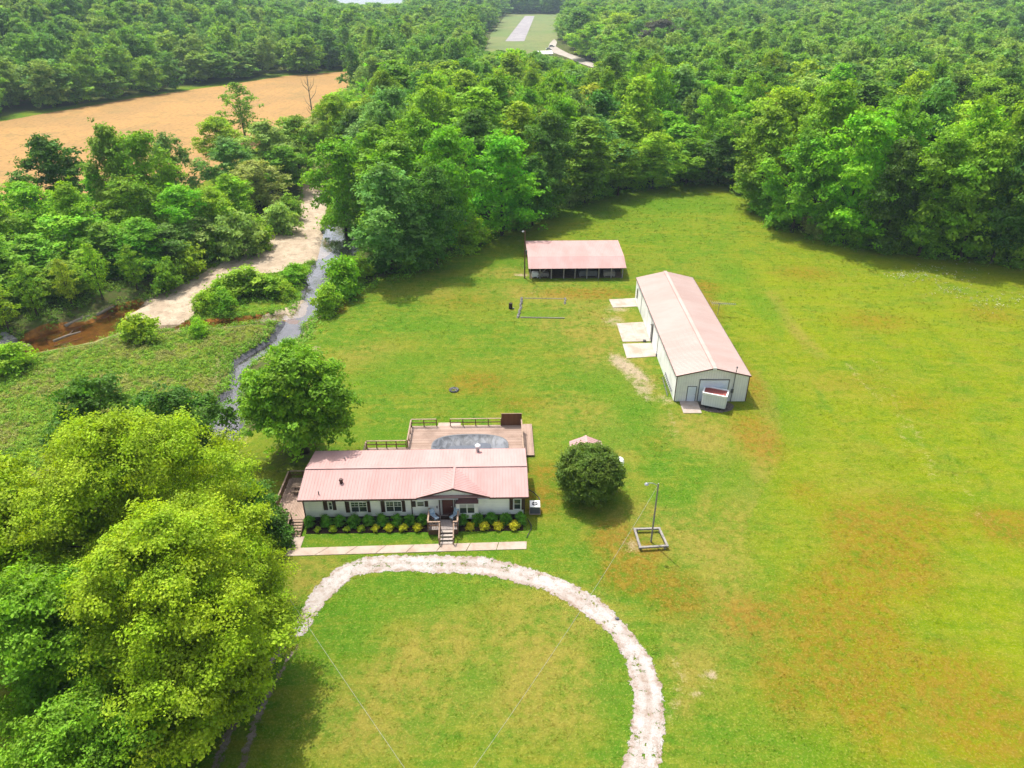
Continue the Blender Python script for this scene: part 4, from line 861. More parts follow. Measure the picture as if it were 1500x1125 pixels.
# bay with dark awning
a, _ = hw(668.6, 740); b, _ = hw(700.4, 740); bay = MB(); bay.box(a, b, -.42, .02, ZB - .1, ZE - .35); bayo = bay.build('bay', 'siding', house)
aw = MB(); q = [(a - .05, -.62, ZE - .42), (b + .05, -.62, ZE - .42), (b + .05, .0, ZE - .42), (a - .05, .0, ZE - .42), (a + .25, -.3, ZE - .06), (b - .05, -.3, ZE - .06), (b - .05, .0, ZE - .06), (a + .25, .0, ZE - .06)]; aw.hexa(q); aw.build('awning', 'maroon', house)
wa, wb = a + .28, b - .3; zt, zb = ZE - .55, ZE - 1.75; t = .06; fr = MB()
fr.box(wa, wb, -.47, -.40, zt - t, zt); fr.box(wa, wb, -.47, -.40, zb, zb + t); fr.box(wa, wa + t, -.47, -.40, zb, zt); fr.box(wb - t, wb, -.47, -.40, zb, zt); fr.box((wa + wb) / 2 - .04, (wa + wb) / 2 + .04, -.47, -.40, zb, zt)
w = fr.build('window', 'white', bayo); g_ = MB(); g_.box(wa + t, wb - t, -.445, -.415, zb + t, zt - t); g_.build('window_pane', 'glass', bayo)
g_ = MB(); g_.box(wa + t, wb - t, -.452, -.447, zb + .68, zt - t); g_.build('curtain', 'curtain', bayo)
# front door with pale sidelights
a, zt = hw(642.6, 731); b, _ = hw(666.6, 731); zf = .66; zt = zf + 2.14
fr = MB(); fr.box(a, a + .1, -.06, .02, zf, zt); fr.box(b - .1, b, -.06, .02, zf, zt); fr.box(a + .1, b - .1, -.06, .02, zt - .1, zt); c0, c1 = a + .36, b - .26
fr.box(c0 - .06, c0, -.06, .02, zf, zt - .1); fr.box(c1, c1 + .06, -.06, .02, zf, zt - .1); fr.build('door_frame', 'brownpaint', house)
dr = MB(); dr.box(c0, c1, -.04, .02, zf, zt - .1)
for i in range(2):
    for j in range(3): dr.box(c0 + .1 + i * (c1 - c0 - .1) / 2, c0 + (i + 1) * (c1 - c0) / 2 - .05 + .02 * i, -.055, -.042, zf + .15 + j * .62, zf + .62 + j * .62)
dr = dr.build('door', 'doorwood', house); h_ = MB(); h_.blob((c1 - .1, -.09, zf + 1), (.05, .05, .05), 1, 5, 8, 0); h_.build('handle', 'steel', dr)
sl = MB(); sl.box(a + .1, c0 - .06, -.03, .018, zf, zt - .1); sl.build('sidelight', 'curtain', house); sl = MB(); sl.box(c1 + .06, b - .1, -.03, .018, zf, zt - .1); sl.build('sidelight', 'curtain', house)
lx, lz = hw(640.3, 742); f = MB(); f.blob((lx, -.08, lz), (.09, .08, .17), 2, 5, 8, .05); f.build('wall_ornament', 'stone', house)
def on_roof(x, y):
    for z in [3.0 + .02 * i for i in range(50)]:
        X, Y, _ = at(x, y, z); l = hl @ Vector((X - HO[0], Y - HO[1], 0)); zrf = ze + (zr - ze) * (1 - abs(l.y - yr) / (yr - ye0))
        if z >= zrf: return l.x, l.y, zrf
    return l.x, l.y, zrf
for (x, y, r_, h_, mm) in [(500, 707, .16, .45, 'maroon'), (467, 724, .05, .35, 'darkgrey'), (505.5, 674, .05, .35, 'darkgrey')]:
    X, Y, Z = on_roof(x, y); f = MB(); f.lathe(X, Y, [(r_, Z - .05), (r_, Z + h_ * .6), (r_ * 1.35, Z + h_ * .65), (r_ * 1.1, Z + h_)], 10); f.build('roof_vent', mm, house)
X, Y, Z = on_roof(700, 661); f = MB(); f.lathe(X, Y, [(.17, Z - .1), (.17, Z + .62)], 12); ch = f.build('chimney', 'steel', house); f = MB(); f.lathe(X, Y, [(.28, Z + .63), (.28, Z + .76), (.12, Z + .88)], 12); f.build('chimney_cap', 'white', ch)
f = MB(); f.box(HL + .03, HL + .22, 4.6, 5.0, 1.2, 1.8); f.build('meter_box', 'steel', house); f = MB(); f.tube([(HL + .12, 4.8, 1.8), (HL + .12, 4.8, 3.2)], .05); f.build('meter_mast', 'steel', house)

def loc(x, y, z): X, Y, _ = at(x, y, z); l = hl @ Vector((X - HO[0], Y - HO[1], 0)); return l.x, l.y
def hloc(x, y, z=0): return tuple(Vector(HO) + Matrix.Rotation(YAW, 3, 'Z') @ Vector((x, y, z)))
# front porch
pxl, pxr = 9.95, 12.85 + .15; P0 = hw(626.5, 765)[0]; P1 = hw(671.5, 765)[0]
porch = thing('front_porch', 'small raised wooden porch with railings and steps at the front door', 'porch', hloc(0, 0), YAW)
pw0, pw1 = loc(627, 771, .64)[0], loc(671.5, 771, .64)[0]; pd = -2.15; pz = .64
f = MB(); f.box(pw0, pw1, pd, -.06, pz - .05, pz); f.build('deck', 'greydeck', porch)
f = MB(); f.box(pw0 + .03, pw1 - .03, pd + .03, pd + .07, .0, pz - .06); f.box(pw0 + .03, pw0 + .07, pd + .08, -.1, 0, pz - .06); f.box(pw1 - .07, pw1 - .03, pd + .08, -.1, 0, pz - .06); f.build('skirt_board', 'railwood', porch)
def rail(parent, a, b, z, h=.9, posts=2, bal=True, top='railtop', body='railwood', mids=1):
    a = Vector((*a, 0)); b = Vector((*b, 0)); n = (b - a).length; f = MB()
    for i in range(posts): p = a.lerp(b, i / (posts - 1)); f.box(p.x - .05, p.x + .05, p.y - .05, p.y + .05, z - .3, z + h)
    if bal:
        m_ = int(n / .16)
        for i in range(1, m_): p = a.lerp(b, i / m_); f.box(p.x - .02, p.x + .02, p.y - .02, p.y + .02, z + .06, z + h - .04)
    for j in range(mids): zz_ = z + h * (j + 1) / (mids + 1); f.beam((a.x, a.y, zz_), (b.x, b.y, zz_), .05, .1)
    o = f.build('railing', body, parent); t_ = MB(); t_.beam((a.x, a.y, z + h + .02), (b.x, b.y, z + h + .02), .15, .045); t_.build('handrail', top, o); return o
sx0, sx1 = loc(646, 780, .4)[0], loc(663.5, 780, .4)[0]
rail(porch, (pw0 + .05, pd + .05), (sx0 - .05, pd + .05), pz, .9, 2); rail(porch, (sx1 + .05, pd + .05), (pw1 - .05, pd + .05), pz, .9, 2)
rail(porch, (pw0 + .05, pd + .15), (pw0 + .05, -.15), pz, .9, 2); rail(porch, (pw1 - .05, pd + .15), (pw1 - .05, -.5), pz, .9, 2)
f = MB()
for i in range(4): z1 = pz - .16 * (i + .3); f.box(sx0, sx1, pd - .34 * (i + 1), pd - .34 * i - .03, z1 - .05, z1)
f.build('steps', 'paleboard', porch)
for xx in (sx0 - .06, sx1 + .06): f = MB(); f.beam((xx, pd - .02, pz - .15), (xx, pd - 1.4, .05), .05, .22); f.build('stringer', 'railwood', porch)
for xx in (sx0 - .1, sx1 + .1):
    f = MB(); f.box(xx - .05, xx + .05, pd - 1.42, pd - 1.32, 0, .82); f.beam((xx, pd, pz + .85), (xx, pd - 1.4, .82), .12, .05); f.build('step_rail', 'railtop', porch)
def chair(x, y, rz, label):
    p = hloc(x, y, pz); r = thing('lawn_chair', label, 'chair', p, YAW + rz, 'cushioned chairs on the front porch'); f = MB()
    for sx in (-.3, .3):
        f.box(sx - .03, sx + .03, -.32, -.26, 0, .55); f.box(sx - .03, sx + .03, .22, .28, 0, .5); f.box(sx - .07, sx + .07, -.36, .3, .55, .58)
    f.beam((-.26, -.3, .38), (-.26, .3, .26), .04, .08); f.beam((.26, -.3, .38), (.26, .3, .26), .04, .08); f.build('frame', 'brownpaint', r)
    s = MB(); s.hexa([(-.27, -.34, .36), (.27, -.34, .36), (.27, .26, .27), (-.27, .26, .27), (-.27, -.34, .46), (.27, -.34, .46), (.27, .26, .37), (-.27, .26, .37)]); s.build('seat', 'cushion', r)
    s = MB(); s.hexa([(-.27, .18, .36), (.27, .18, .36), (.27, .28, .34), (-.27, .28, .34), (-.25, .48, 1.08), (.25, .48, 1.08), (.25, .57, 1.06), (-.25, .57, 1.06)]); s.build('backrest', 'cushion', r)
chair(pw0 + .6, -.85, R_(40), 'blue and white cushioned chair on the porch, on the shuttered window side of the door'); chair(pw1 - .5, -.75, R_(-40), 'blue and white cushioned chair on the porch, beside the bay window')
f = MB(); f.box(-.4, .4, -.25, .25, 0, .02); o = f.build('door_mat', 'mulch'); o.location = hloc((pw0 + pw1) / 2 + .1, -.5, pz + .003); o.rotation_euler.z = YAW; tag(o, 'dark brown door mat on the porch at the front door', 'mat')

# planting bed along the front
def loc_poly_box(name, x0, x1, y0, y1, z0, z1, m, label, cat):
    f = MB(); f.box(0, x1 - x0, 0, y1 - y0, 0, z1 - z0); o = f.build(name, m); o.location = hloc(x0, y0, z0); o.rotation_euler.z = YAW; return tag(o, label, cat)
o = loc_poly_box('flower_bed', .35, pw0 - .05, -1.75, .08, -.05, .035, 'mulch', None, None); tag(o, kind='structure')
o = loc_poly_box('flower_bed', pw1 + .05, 21.0, -1.75, .08, -.05, .036, 'mulch', None, None); tag(o, kind='structure')
def bush_meshes():
    out = {}
    for i in range(2):
        L = lumps_for(400 + i, 1.15, .58, 24, .02, 'skirt', .34, .05); out['box', i] = (spray_mesh('crown', 400 + i, L, 12, 14, .075, .12, .9, .05), trunk_mesh('stem', 400 + i, 1.15, .5, .04, L, 4))
        L = lumps_for(410 + i, .85, .5, 18, .02, 'skirt', .36, .25); out['gold', i] = (spray_mesh('crown', 410 + i, L, 10, 14, .11, .16, .8, .05), trunk_mesh('stem', 410 + i, .85, .4, .03, L, 4))
    return out
BM = bush_meshes()
def bush(kind_, x, y, s, tint, name, label, cat, group, i):
    cm, tm = BM[kind_, i % 2]; r = thing(name, label, cat, hloc(x, y, .02), random.uniform(0, 6), group); r.scale = (s, s, s); link('stem', tm, r); c = link('crown', cm, r); c.color = (*tint, 1)
DK = [453.3, 476.8, 497.3, 517.3, 537.9, 558.7, 579.9, 599.5, 618.7]; DK2 = [680, 700, 719.5, 740.5, 762]
def bx(x, y): X, Y, _ = at(x, y, .5); return (hl @ Vector((X - HO[0], Y - HO[1], 0))).x
ODW = ['first', 'second', 'third', 'fourth', 'fifth', 'sixth', 'seventh', 'eighth', 'ninth']
for i, x in enumerate(DK): bush('box', bx(x, 768), -.62, random.uniform(.9, 1.02), (.125, .34, .024), 'round_bush', f'round clipped dark green bush, {ODW[i]} from the side stairs towards the porch', 'bush', 'clipped bushes along the house front', i)
for i, x in enumerate(DK2): bush('box', bx(x, 763), -.62, random.uniform(.9, 1.02), (.125, .34, .024), 'round_bush', f'round clipped dark green bush, {ODW[i]} past the porch under the bay window side', 'bush', 'clipped bushes along the house front', i)
YL = [(462.7, .8), (485.9, .95), (506, .8), (526.9, .9), (548, 1), (568.5, 1.1), (589, 1.05), (610.7, 1.1)]; YR = [(688, 1), (709.3, 1.1), (729.3, 1.1), (753.3, 1.2)]
for i, (x, s) in enumerate(YL): bush('gold', bx(x, 777), -1.4, s * .66, (.30, .42, .014) if i in (0, 1, 2, 3) else (.50, .52, .016), 'yellow_shrub', f'small yellow-green shrub in the bed, {ODW[i]} from the side stairs towards the porch', 'shrub', 'yellow shrubs along the house front', i)
for i, (x, s) in enumerate(YR): bush('gold', bx(x, 770), -1.4, s * .7, (.60, .58, .024), 'yellow_shrub', f'small golden shrub in the bed, {ODW[i]} past the porch steps', 'shrub', 'yellow shrubs along the house front', i)

# footpath: slabs cast in a row, an ell at the stairs
fp_ = gp([(416, 815), (771, 804.5), (771.5, 793.5), (440, 803)])
def slab(name, P, z0, z1, m, n=1):
    P = [Vector((*p, 0)) for p in P]; f = MB(); a, b, c, d = P
    for i in range(n):
        t0, t1 = i / n + (.0015 if i else 0), (i + 1) / n - (.0015 if i < n - 1 else 0); q = [a.lerp(b, t0), a.lerp(b, t1), d.lerp(c, t1), d.lerp(c, t0)]
        f.hexa([(p.x, p.y, z0) for p in q] + [(p.x, p.y, z1) for p in q])
    return f.build(name, m)
tag(slab('footpath', fp_, -.1, .05, 'concrete', 8), kind='structure')
tag(slab('footpath', gp([(418, 813.5), (440, 803.3), (446, 786.5), (428, 786.5)]), -.1, .046, 'concrete', 1), kind='structure')

# side deck
dx0 = -3.05; dz = .62
sdeck = thing('side_deck', 'weathered wooden side deck with railing and brown stairs at the house end', 'deck', hloc(0, 0), YAW)
f = MB(); f.box(dx0, -.06, -.35, 6.2, dz - .05, dz); f.build('deck', 'deckx', sdeck)
f = MB()
for xx in (dx0 + .1, -.5):
    for yy in (-.2, 3, 6): f.box(xx - .06, xx + .06, yy - .06, yy + .06, -.1, dz - .06)
f.box(dx0, -1.3, -.36, -.33, .1, dz - .06); f.box(dx0, dx0 + .03, -.3, 6.2, .1, dz - .06); f.build('post', 'railwood', sdeck)
rail(sdeck, (dx0 + .06, -.25), (dx0 + .06, 6.1), dz, .9, 5, True); rail(sdeck, (dx0 + .06, -.28), (-1.25, -.28), dz, .85, 2, True); rail(sdeck, (dx0 + .2, 6.13), (-.3, 6.13), dz, .9, 3, True)
f = MB(); ns = 6
for i in range(ns): z1 = dz - .1 * (i + .4); f.box(-1.15, -.1, -.37 - .30 * (i + 1), -.39 - .30 * i + .02, z1 - .045, z1)
f.build('steps', 'railtop', sdeck)
for xx in (-1.19, -.06): f = MB(); f.beam((xx, -.36, dz - .12), (xx, -2.2, .0), .05, .2); f.build('stringer', 'railwood', sdeck)
f = MB()
for i in range(ns): z1 = dz - .1 * (i + .4); f.box(-1.14, -.1, -.42 - .30 * i, -.39 - .30 * i, max(0, z1 - .15), z1 - .046)
f.build('riser', 'railwood', sdeck)
f = MB(); f.box(-1.28, -1.18, -2.2, -2.1, 0, .85); f.beam((-1.23, -.3, dz + .86), (-1.23, -2.15, .85), .12, .05); f.build('step_rail', 'railtop', sdeck)
pt = thing('picnic_table', 'wooden picnic table with benches on the shaded side deck', 'table', hloc(-1.25, 4.0, dz), YAW)
f = MB(); f.box(-.85, .85, -.36, .36, .70, .75); f.build('tabletop', 'railtop', pt)
for s in (-1, 1): f = MB(); f.box(-.85, .85, s * .62 - .13, s * .62 + .13, .41, .45); f.build('bench', 'railtop', pt)
for xx in (-.6, .6): f = MB(); f.beam((xx, -.62, .02), (xx, .28, .69), .06, .09); f.beam((xx + .07, .62, .02), (xx + .07, -.28, .69), .06, .09); f.box(xx - .03, xx + .03, -.66, .66, .34, .405); f.build('leg', 'railwood', pt)

# rear deck and pool
rd = thing('rear_deck', 'broad weathered rear deck with brown railings round the covered pool', 'deck', hloc(0, 0), YAW)
def loc(x, y, z): X, Y, _ = at(x, y, z); l = hl @ Vector((X - HO[0], Y - HO[1], 0)); return l.x, l.y
RZ = .95; bl = loc(609, 626, RZ); br = loc(763, 620, RZ); st = loc(598, 655, RZ); ll = loc(537, 656, RZ)
xl, xr, yb, ys, xll = st[0] - .1, br[0] + .1, (bl[1] + br[1]) / 2, ll[1], ll[0]; yh = HW + .05
pcx = (loc(632, 652, RZ)[0] + loc(745, 652, RZ)[0]) / 2; prx = (loc(745, 652, RZ)[0] - loc(632, 652, RZ)[0]) / 2; pyt = loc(690, 636.5, RZ)[1]; pry = 2.35; pcy = pyt - pry
def oval(cx, cy, rx, ry, n=40, p=2.6): return [(cx + rx * math.copysign(abs(math.cos(a)) ** (2 / p), math.cos(a)), cy + ry * math.copysign(abs(math.sin(a)) ** (2 / p), math.sin(a))) for a in [2 * math.pi * i / n for i in range(n)]]
# deck sheet with the pool hole: ring of quads from the oval to the deck outline
ov = oval(pcx, pcy, prx + .02, pry + .02); f = MB(); n = len(ov); yA = yh + .02
def outer(x, y):
    dx, dy = x - pcx, y - pcy; t = 1e9
    if dx > 1e-6: t = min(t, (xr - pcx) / dx)
    if dx < -1e-6: t = min(t, (xl - pcx) / dx)
    if dy > 1e-6: t = min(t, (yb - pcy) / dy)
    if dy < -1e-6: t = min(t, (yA - pcy) / dy)
    return pcx + dx * t, pcy + dy * t
ou = [outer(*p) for p in ov]
for i in range(n):
    j = (i + 1) % n; f.poly([(*ov[i], RZ), (*ou[i], RZ), (*ou[j], RZ), (*ov[j], RZ)])
    if abs(ou[i][0] - ou[j][0]) > 1e-4 and abs(ou[i][1] - ou[j][1]) > 1e-4:
        cx_ = xr if max(ou[i][0], ou[j][0]) > pcx + prx else xl; cy_ = yb if max(ou[i][1], ou[j][1]) > pcy + .2 else yA; f.poly([(*ou[i], RZ), (cx_, cy_, RZ), (*ou[j], RZ)])
f.box(xll, xl - .002, yA, ys, RZ - .05, RZ); f.build('deck', 'deck', rd)
f = MB(); f.box(xl, xr, yb - .03, yb, .0, RZ - .02); f.box(xl, xl + .03, ys, yb - .04, 0, RZ - .02); f.box(xr - .03, xr, yA, yb - .04, 0, RZ - .02); f.box(xll, xl - .01, ys - .03, ys, 0, RZ - .06); f.build('skirt_board', 'railwood', rd)
g0, g1 = loc(640, 621, RZ)[0], loc(660, 621, RZ)[0]; pnl = loc(734.5, 620, RZ)[0]
for a, b, po in [((xl + .06, yb - .06), (g0, yb - .06), 3), ((g1, yb - .06), (pnl - .05, yb - .06), 5), ((xl + .06, ys), (xl + .06, yb - .2), 4), ((xll + .06, ys - .06), (xl - .1, ys - .06), 5), ((xll + .06, yA + .2), (xll + .06, ys - .2), 3), ((xr - .06, yA + .8), (xr - .06, yb - .2), 4)]: rail(rd, a, b, RZ, .92, po, False, 'railtop', 'railwood', 1)
f = MB(); f.box(pnl, xr - .02, yb - .10, yb - .04, RZ, RZ + 1.55); f.build('privacy_panel', 'panelwood', rd); f = MB(); f.box(pnl - .02, xr, yb - .11, yb - .03, RZ + 1.551, RZ + 1.6); f.build('panel_cap', 'railtop', rd)
f = MB(); a = loc(642, 621, .6); f.box(a[0], a[0] + 2.6, yb + .02, yb + 1.25, .4, .55); f.build('landing', 'pad', rd)
bp0 = loc(764.5, 621, .25); bp1 = loc(783, 667, .2)
f = MB(); f.box(xr + .06, bp1[0], bp1[1], bp0[1], .1, .24); o = f.build('board_walk', 'deckx'); o.location = hloc(0, 0); o.rotation_euler.z = YAW; tag(o, 'low pale board platform beside the rear deck', 'platform')
pool = thing('swimming_pool', 'oval pool under a wrinkled grey winter cover, set into the rear deck', 'pool', hloc(pcx, pcy), YAW)
o0 = oval(0, 0, prx, pry); o1 = oval(0, 0, prx - .14, pry - .14); f = MB()
for i in range(n): j = (i + 1) % n; f.poly([(*o0[i], -.02), (*o0[j], -.02), (*o0[j], RZ + .09), (*o0[i], RZ + .09)]); f.poly([(*o0[i], RZ + .09), (*o0[j], RZ + .09), (*o1[j], RZ + .09), (*o1[i], RZ + .09)])
f.build('rim', 'darkgrey', pool)
V = []; Qs = []; rings = 9
for r_ in range(rings + 1):
    s = r_ / rings
    for i in range(n):
        x, y = o1[i]; V.append((x * s, y * s, RZ + .085 - .42 * (1 - s ** 3.5) + .035 * math.sin(i * 2.1 + r_) * s * (1 - s) * 3))
for r_ in range(rings):
    for i in range(n): j = (i + 1) % n; Qs.append((r_ * n + i, r_ * n + j, (r_ + 1) * n + j, (r_ + 1) * n + i))
f = MB(); f.v = V; f.f = Qs[:]; f.build('cover', 'cover', pool, True)
f = MB(); f.poly([(x * .62 - .5, y * .40 - .3, RZ - .262) for x, y in o1]); f.poly([(x * .2 + 1.5, y * .30 + .35, RZ - .255) for x, y in o1]); f.build('puddle', 'puddle', pool)

# air conditioner, hoses
ac = thing('air_conditioner', 'square outdoor air conditioner with white top and round black fan grille beside the house', 'air conditioner', (2.25, 54.6, 0))
f = MB(); f.box(-.55, .55, -.55, .55, 0, .07); f.build('base', 'concrete', ac); f = MB(); f.box(-.48, .48, -.48, .48, .072, .88)
for i in range(10): f.box(-.495, .495, -.495, .495, .1 + i * .076, .125 + i * .076)
f.build('body', 'darkgrey', ac); f = MB(); f.box(-.5, .5, -.5, .5, .882, .93); f.build('top', 'white', ac)
f = MB(); f.lathe(0, 0, [(.30, .931), (.30, .95)], 20); fan = f.build('fan_grille', 'black', ac); f = MB(); f.beam((-.26, 0, .957), (.26, 0, .957), .05, .01); f.beam((0, -.26, .957), (0, .26, .957), .05, .012); f.build('fan_blade', 'steel', fan)
f = MB(); f.tube([(-.2, 0, .9), (.5, .0, .75), (1.1, -.15, .45), (1.6, -.5, .1), (1.7, -.8, .04)], .05, 6); o = f.build('hose', 'black'); o.location = hloc(HL, 3.6); tag(o, 'black hose arching from the house end over the air conditioner', 'hose')
f = MB(); f.tube([(-.2, 0, .35), (.4, -.3, .3), (.75, -1., .12), (.7, -1.6, .05), (.45, -2.2, .05), (.3, -2.7, .05)], .05, 6); o = f.build('hose', 'black'); o.location = hloc(HL - .1, -.1); tag(o, 'black hose curling over the grass at the front corner of the house', 'hose')

# shed and tank behind the holly
shed = thing('garden_shed', 'small shed with gabled faded pink roof mostly hidden behind the round holly', 'shed', (8.0, 62.35, 0))
f = MB(); f.box(-1.45, 1.45, -1.45, 1.45, 0, 1.9); f.poly([(-1.45, -1.45, 1.9), (1.45, -1.45, 1.9), (0, -1.45, 2.5)]); f.poly([(1.45, 1.45, 1.9), (-1.45, 1.45, 1.9), (0, 1.45, 2.5)]); f.build('wall', 'siding', shed); f = MB()
ribbed(f, (-1.75, 1.7, 1.82), (-1.75, -1.7, 1.82), (0, -1.7, 2.58), (0, 1.7, 2.58), 10); ribbed(f, (1.75, -1.7, 1.82), (1.75, 1.7, 1.82), (0, 1.7, 2.58), (0, -1.7, 2.58), 10); f.build('roof', 'pinkroof', shed)
f = MB(); f.beam((0, -1.72, 2.61), (0, 1.72, 2.61), .22, .03); f.build('ridge_cap', 'pinkroof', shed)
f = MB(); f.box(-.45, .45, -1.49, -1.452, .05, 1.85); f.build('door', 'maroon', shed)
tk = thing('propane_tank', 'white propane tank on legs peeking out beside the round holly', 'tank', (11.35, 61.2, 0), R_(75))
f = MB(); pr = [(0.02, -1.15), (.3, -1.08), (.46, -.9), (.5, -.7), (.5, .7), (.46, .9), (.3, 1.08), (.02, 1.15)]; f.tube([(z, 0, .75) for r_, z in pr], [r_ for r_, z in pr], 16); f.build('tank_body', 'tank', tk, True)
for s in (-.6, .6): f = MB(); f.box(s - .08, s + .08, -.3, .3, 0, .32); f.build('leg', 'steel', tk)
f = MB(); f.lathe(0, 0, [(.16, 1.2), (.16, 1.42), (.1, 1.48)], 12); f.build('valve_dome', 'tank', tk)

# ------------------------------------------------------------------ long metal barn
BX0, BX1, BY0, BY1, BE, BR = 20.1, 29.0, 75.45, 107.6, 3.66, 4.72
barn = thing('barn', 'long white metal barn with very pale pink roof and red trim', 'barn', (BX0, BY0, 0))
BW = BX1 - BX0; BL = BY1 - BY0; ov = .12
f = MB(); f.poly([(0, 0, 0), (BW, 0, 0), (BW, 0, BE), (BW / 2, 0, BR - .06), (0, 0, BE)]); f.build('gable_wall', 'barnwall', barn); f = MB(); f.poly([(BW, BL, 0), (0, BL, 0), (0, BL, BE), (BW / 2, BL, BR - .06), (BW, BL, BE)]); f.build('gable_wall', 'barnwall', barn)
f = MB(); f.poly([(0, BL, 0), (0, 0, 0), (0, 0, BE), (0, BL, BE)]); f.build('side_wall', 'barnside', barn); f = MB(); f.poly([(BW, 0, 0), (BW, BL, 0), (BW, BL, BE), (BW, 0, BE)]); f.build('side_wall', 'barnside', barn)
f = MB(); sl_ = (BR - BE) / (BW / 2); ezo = BE - sl_ * ov + .02
ribbed(f, (-ov, BL + .1, ezo), (-ov, -.1, ezo), (BW / 2, -.1, BR + .02), (BW / 2, BL + .1, BR + .02), 106, .02, .04, .04); ribbed(f, (BW + ov, -.1, ezo), (BW + ov, BL + .1, ezo), (BW / 2, BL + .1, BR + .02), (BW / 2, -.1, BR + .02), 106, .02, .04, .04)
f.build('roof', 'pinkroof_pale', barn); f = MB(); f.beam((BW / 2, -.14, BR + .06), (BW / 2, BL + .14, BR + .06), .5, .05); f.build('ridge_cap', 'pinkroof_pale', barn)
f = MB(); f.beam((-ov, -.12, ezo - .06), (BW / 2 - .26, -.12, BR - .1), .05, .15); f.beam((BW / 2 + .26, -.12, BR - .1), (BW + ov, -.12, ezo - .06), .05, .15); f.beam((-ov - .03, -.1, ezo - .05), (-ov - .03, BL + .1, ezo - .05), .05, .1); f.beam((BW + ov + .03, -.1, ezo - .05), (BW + ov + .03, BL + .1, ezo - .05), .05, .1)
for xx in (-.02, BW - .08): f.box(xx, xx + .1, -.03, -.003, 0, BE - .05)
f.build('trim', 'maroon', barn); f = MB(); f.box(BW / 2 - .22, BW / 2 + .22, -.18, -.13, BR - .2, BR + .08); f.build('ridge_end', 'white', barn)
def bw_(x, y): X, Z = on_y(x, y, BY0); return X - BX0, Z
a, zt = bw_(1026, 557.5); b, _ = bw_(1067.6, 557.5); zt = min(zt, BE - .35)
gd = MB(); gd.box(a, b, -.05, -.003, .03, zt)
for i in range(1, 5): gd.box(a, b, -.06, -.051, zt * i / 5 - .015, zt * i / 5 + .015)
gdo = gd.build('garage_door', 'bluewhite', barn); fr = MB(); fr.box(a - .1, a - .002, -.07, -.003, 0, zt + .1); fr.box(b + .002, b + .1, -.07, -.003, 0, zt + .1); fr.box(a - .1, b + .1, -.07, -.003, zt + .102, zt + .2); fr.build('garage_frame', 'darkgrey', barn)
a, zt = bw_(1008, 567.4); b = a + 1.0; zt = 2.1; dr = MB(); dr.box(a, b, -.05, -.003, .03, zt); dr = dr.build('door', 'bluewhite', barn); h_ = MB(); h_.blob((b - .12, -.08, 1.), (.05, .05, .05), 1, 5, 8, 0); h_.build('handle', 'steel', dr)
fr = MB(); fr.box(a - .08, a - .002, -.06, -.003, 0, zt + .07); fr.box(b + .002, b + .08, -.06, -.003, 0, zt + .07); fr.box(a, b, -.06, -.003, zt + .002, zt + .07); fr.build('door_frame', 'darkgrey', barn)
xm, _ = bw_(1070, 585); f = MB(); f.tube([(xm, -.1, 0), (xm + .05, -.1, BE), (xm + .1, -.1, BE + 1.15)], .045, 6); f.blob((xm + .1, -.1, BE + 1.2), (.1, .1, .13), 3, 5, 8, .05); f.box(xm - .14, xm + .14, -.16, -.03, 1.3, 1.8); f.build('service_mast', 'darkgrey', barn)
for i, (y0, y1) in enumerate(((17.3, 20.6), (12.2, 15.4), (26.4, 29.4))):
    gd = MB(); gd.box(-.05, -.003, y0, y1, .03, 3.0)
    for j in range(1, 5): gd.box(-.06, -.051, y0, y1, .6 * j - .012, .6 * j + .012)
    gd.build('garage_door', 'white', barn); fr = MB(); fr.box(-.06, -.003, y0 - .09, y0 - .002, 0, 3.08); fr.box(-.06, -.003, y1 + .002, y1 + .09, 0, 3.08); fr.box(-.06, -.003, y0, y1, 3.002, 3.08); fr.build('garage_frame', 'steel', barn)
f = MB(); f.box(-.10, -.003, 16.1, 16.5, .05, 2.9); f.build('door_gap', 'black', barn)
f = MB(); f.tube([(-.07, 17.05, .05), (-.07, 17.05, 2.4)], .035, 6); f.blob((-.14, 17.05, 2.45), (.1, .1, .1), 2, 5, 8, 0); f.build('wall_lamp', 'darkgrey', barn)
f = MB(); f.box(-.08, -.003, 30.1, 30.6, .9, 2.5); f.build('window', 'glass', barn)
# things on and beside it
ld = thing('ladder', 'dark metal ladder leaning on its side against the barn wall', 'ladder', (BX0 - .55, BY0 + 1.2, 0)); f = MB()
f.beam((0, 0, .05), (.2, 4.6, .12), .07, .09); f.build('rail', 'darkgrey', ld); f = MB(); f.beam((.42, 0, .75), (.5, 4.6, .85), .07, .09); f.build('rail', 'darkgrey', ld)
for i in range(9): t = (i + .5) / 9; f = MB(); f.beam((.2 * t, 4.6 * t, .06 + .06 * t), (.42 + .08 * t, 4.6 * t, .76 + .09 * t), .04, .04); f.build('rung', 'darkgrey', ld)
PADS = [([(898,451),(936,449),(931,437),(892,439)], 'bright concrete pad at the far garage door of the barn'), ([(912,501),(956,500),(944,472),(903,474)], 'largest bright concrete pad at the middle garage door of the barn'), ([(918,525),(966,522),(958,502.5),(912,504)], 'bright concrete pad at the nearest side garage door of the barn'), ([(1001,605.5),(1028,605.5),(1021,587),(995,587)], 'small concrete pad in front of the barn walk door')]
for i, (P, lb) in enumerate(PADS): o = slab('concrete_pad', gp(P), -.1, .06, 'pad', 1 if i == 3 else 2); tag(o, lb, 'concrete pad', 'concrete pads at the barn')
f = MB(); f.box(-.2, .2, -.15, .15, 0, .3); f.box(-.16, .1, .15, .4, 0, .2); o = f.build('crate', 'darkgrey'); o.location = (*at2(944, 500.5), .0); tag(o, 'dark crate left on the grass gap between two concrete pads', 'crate')
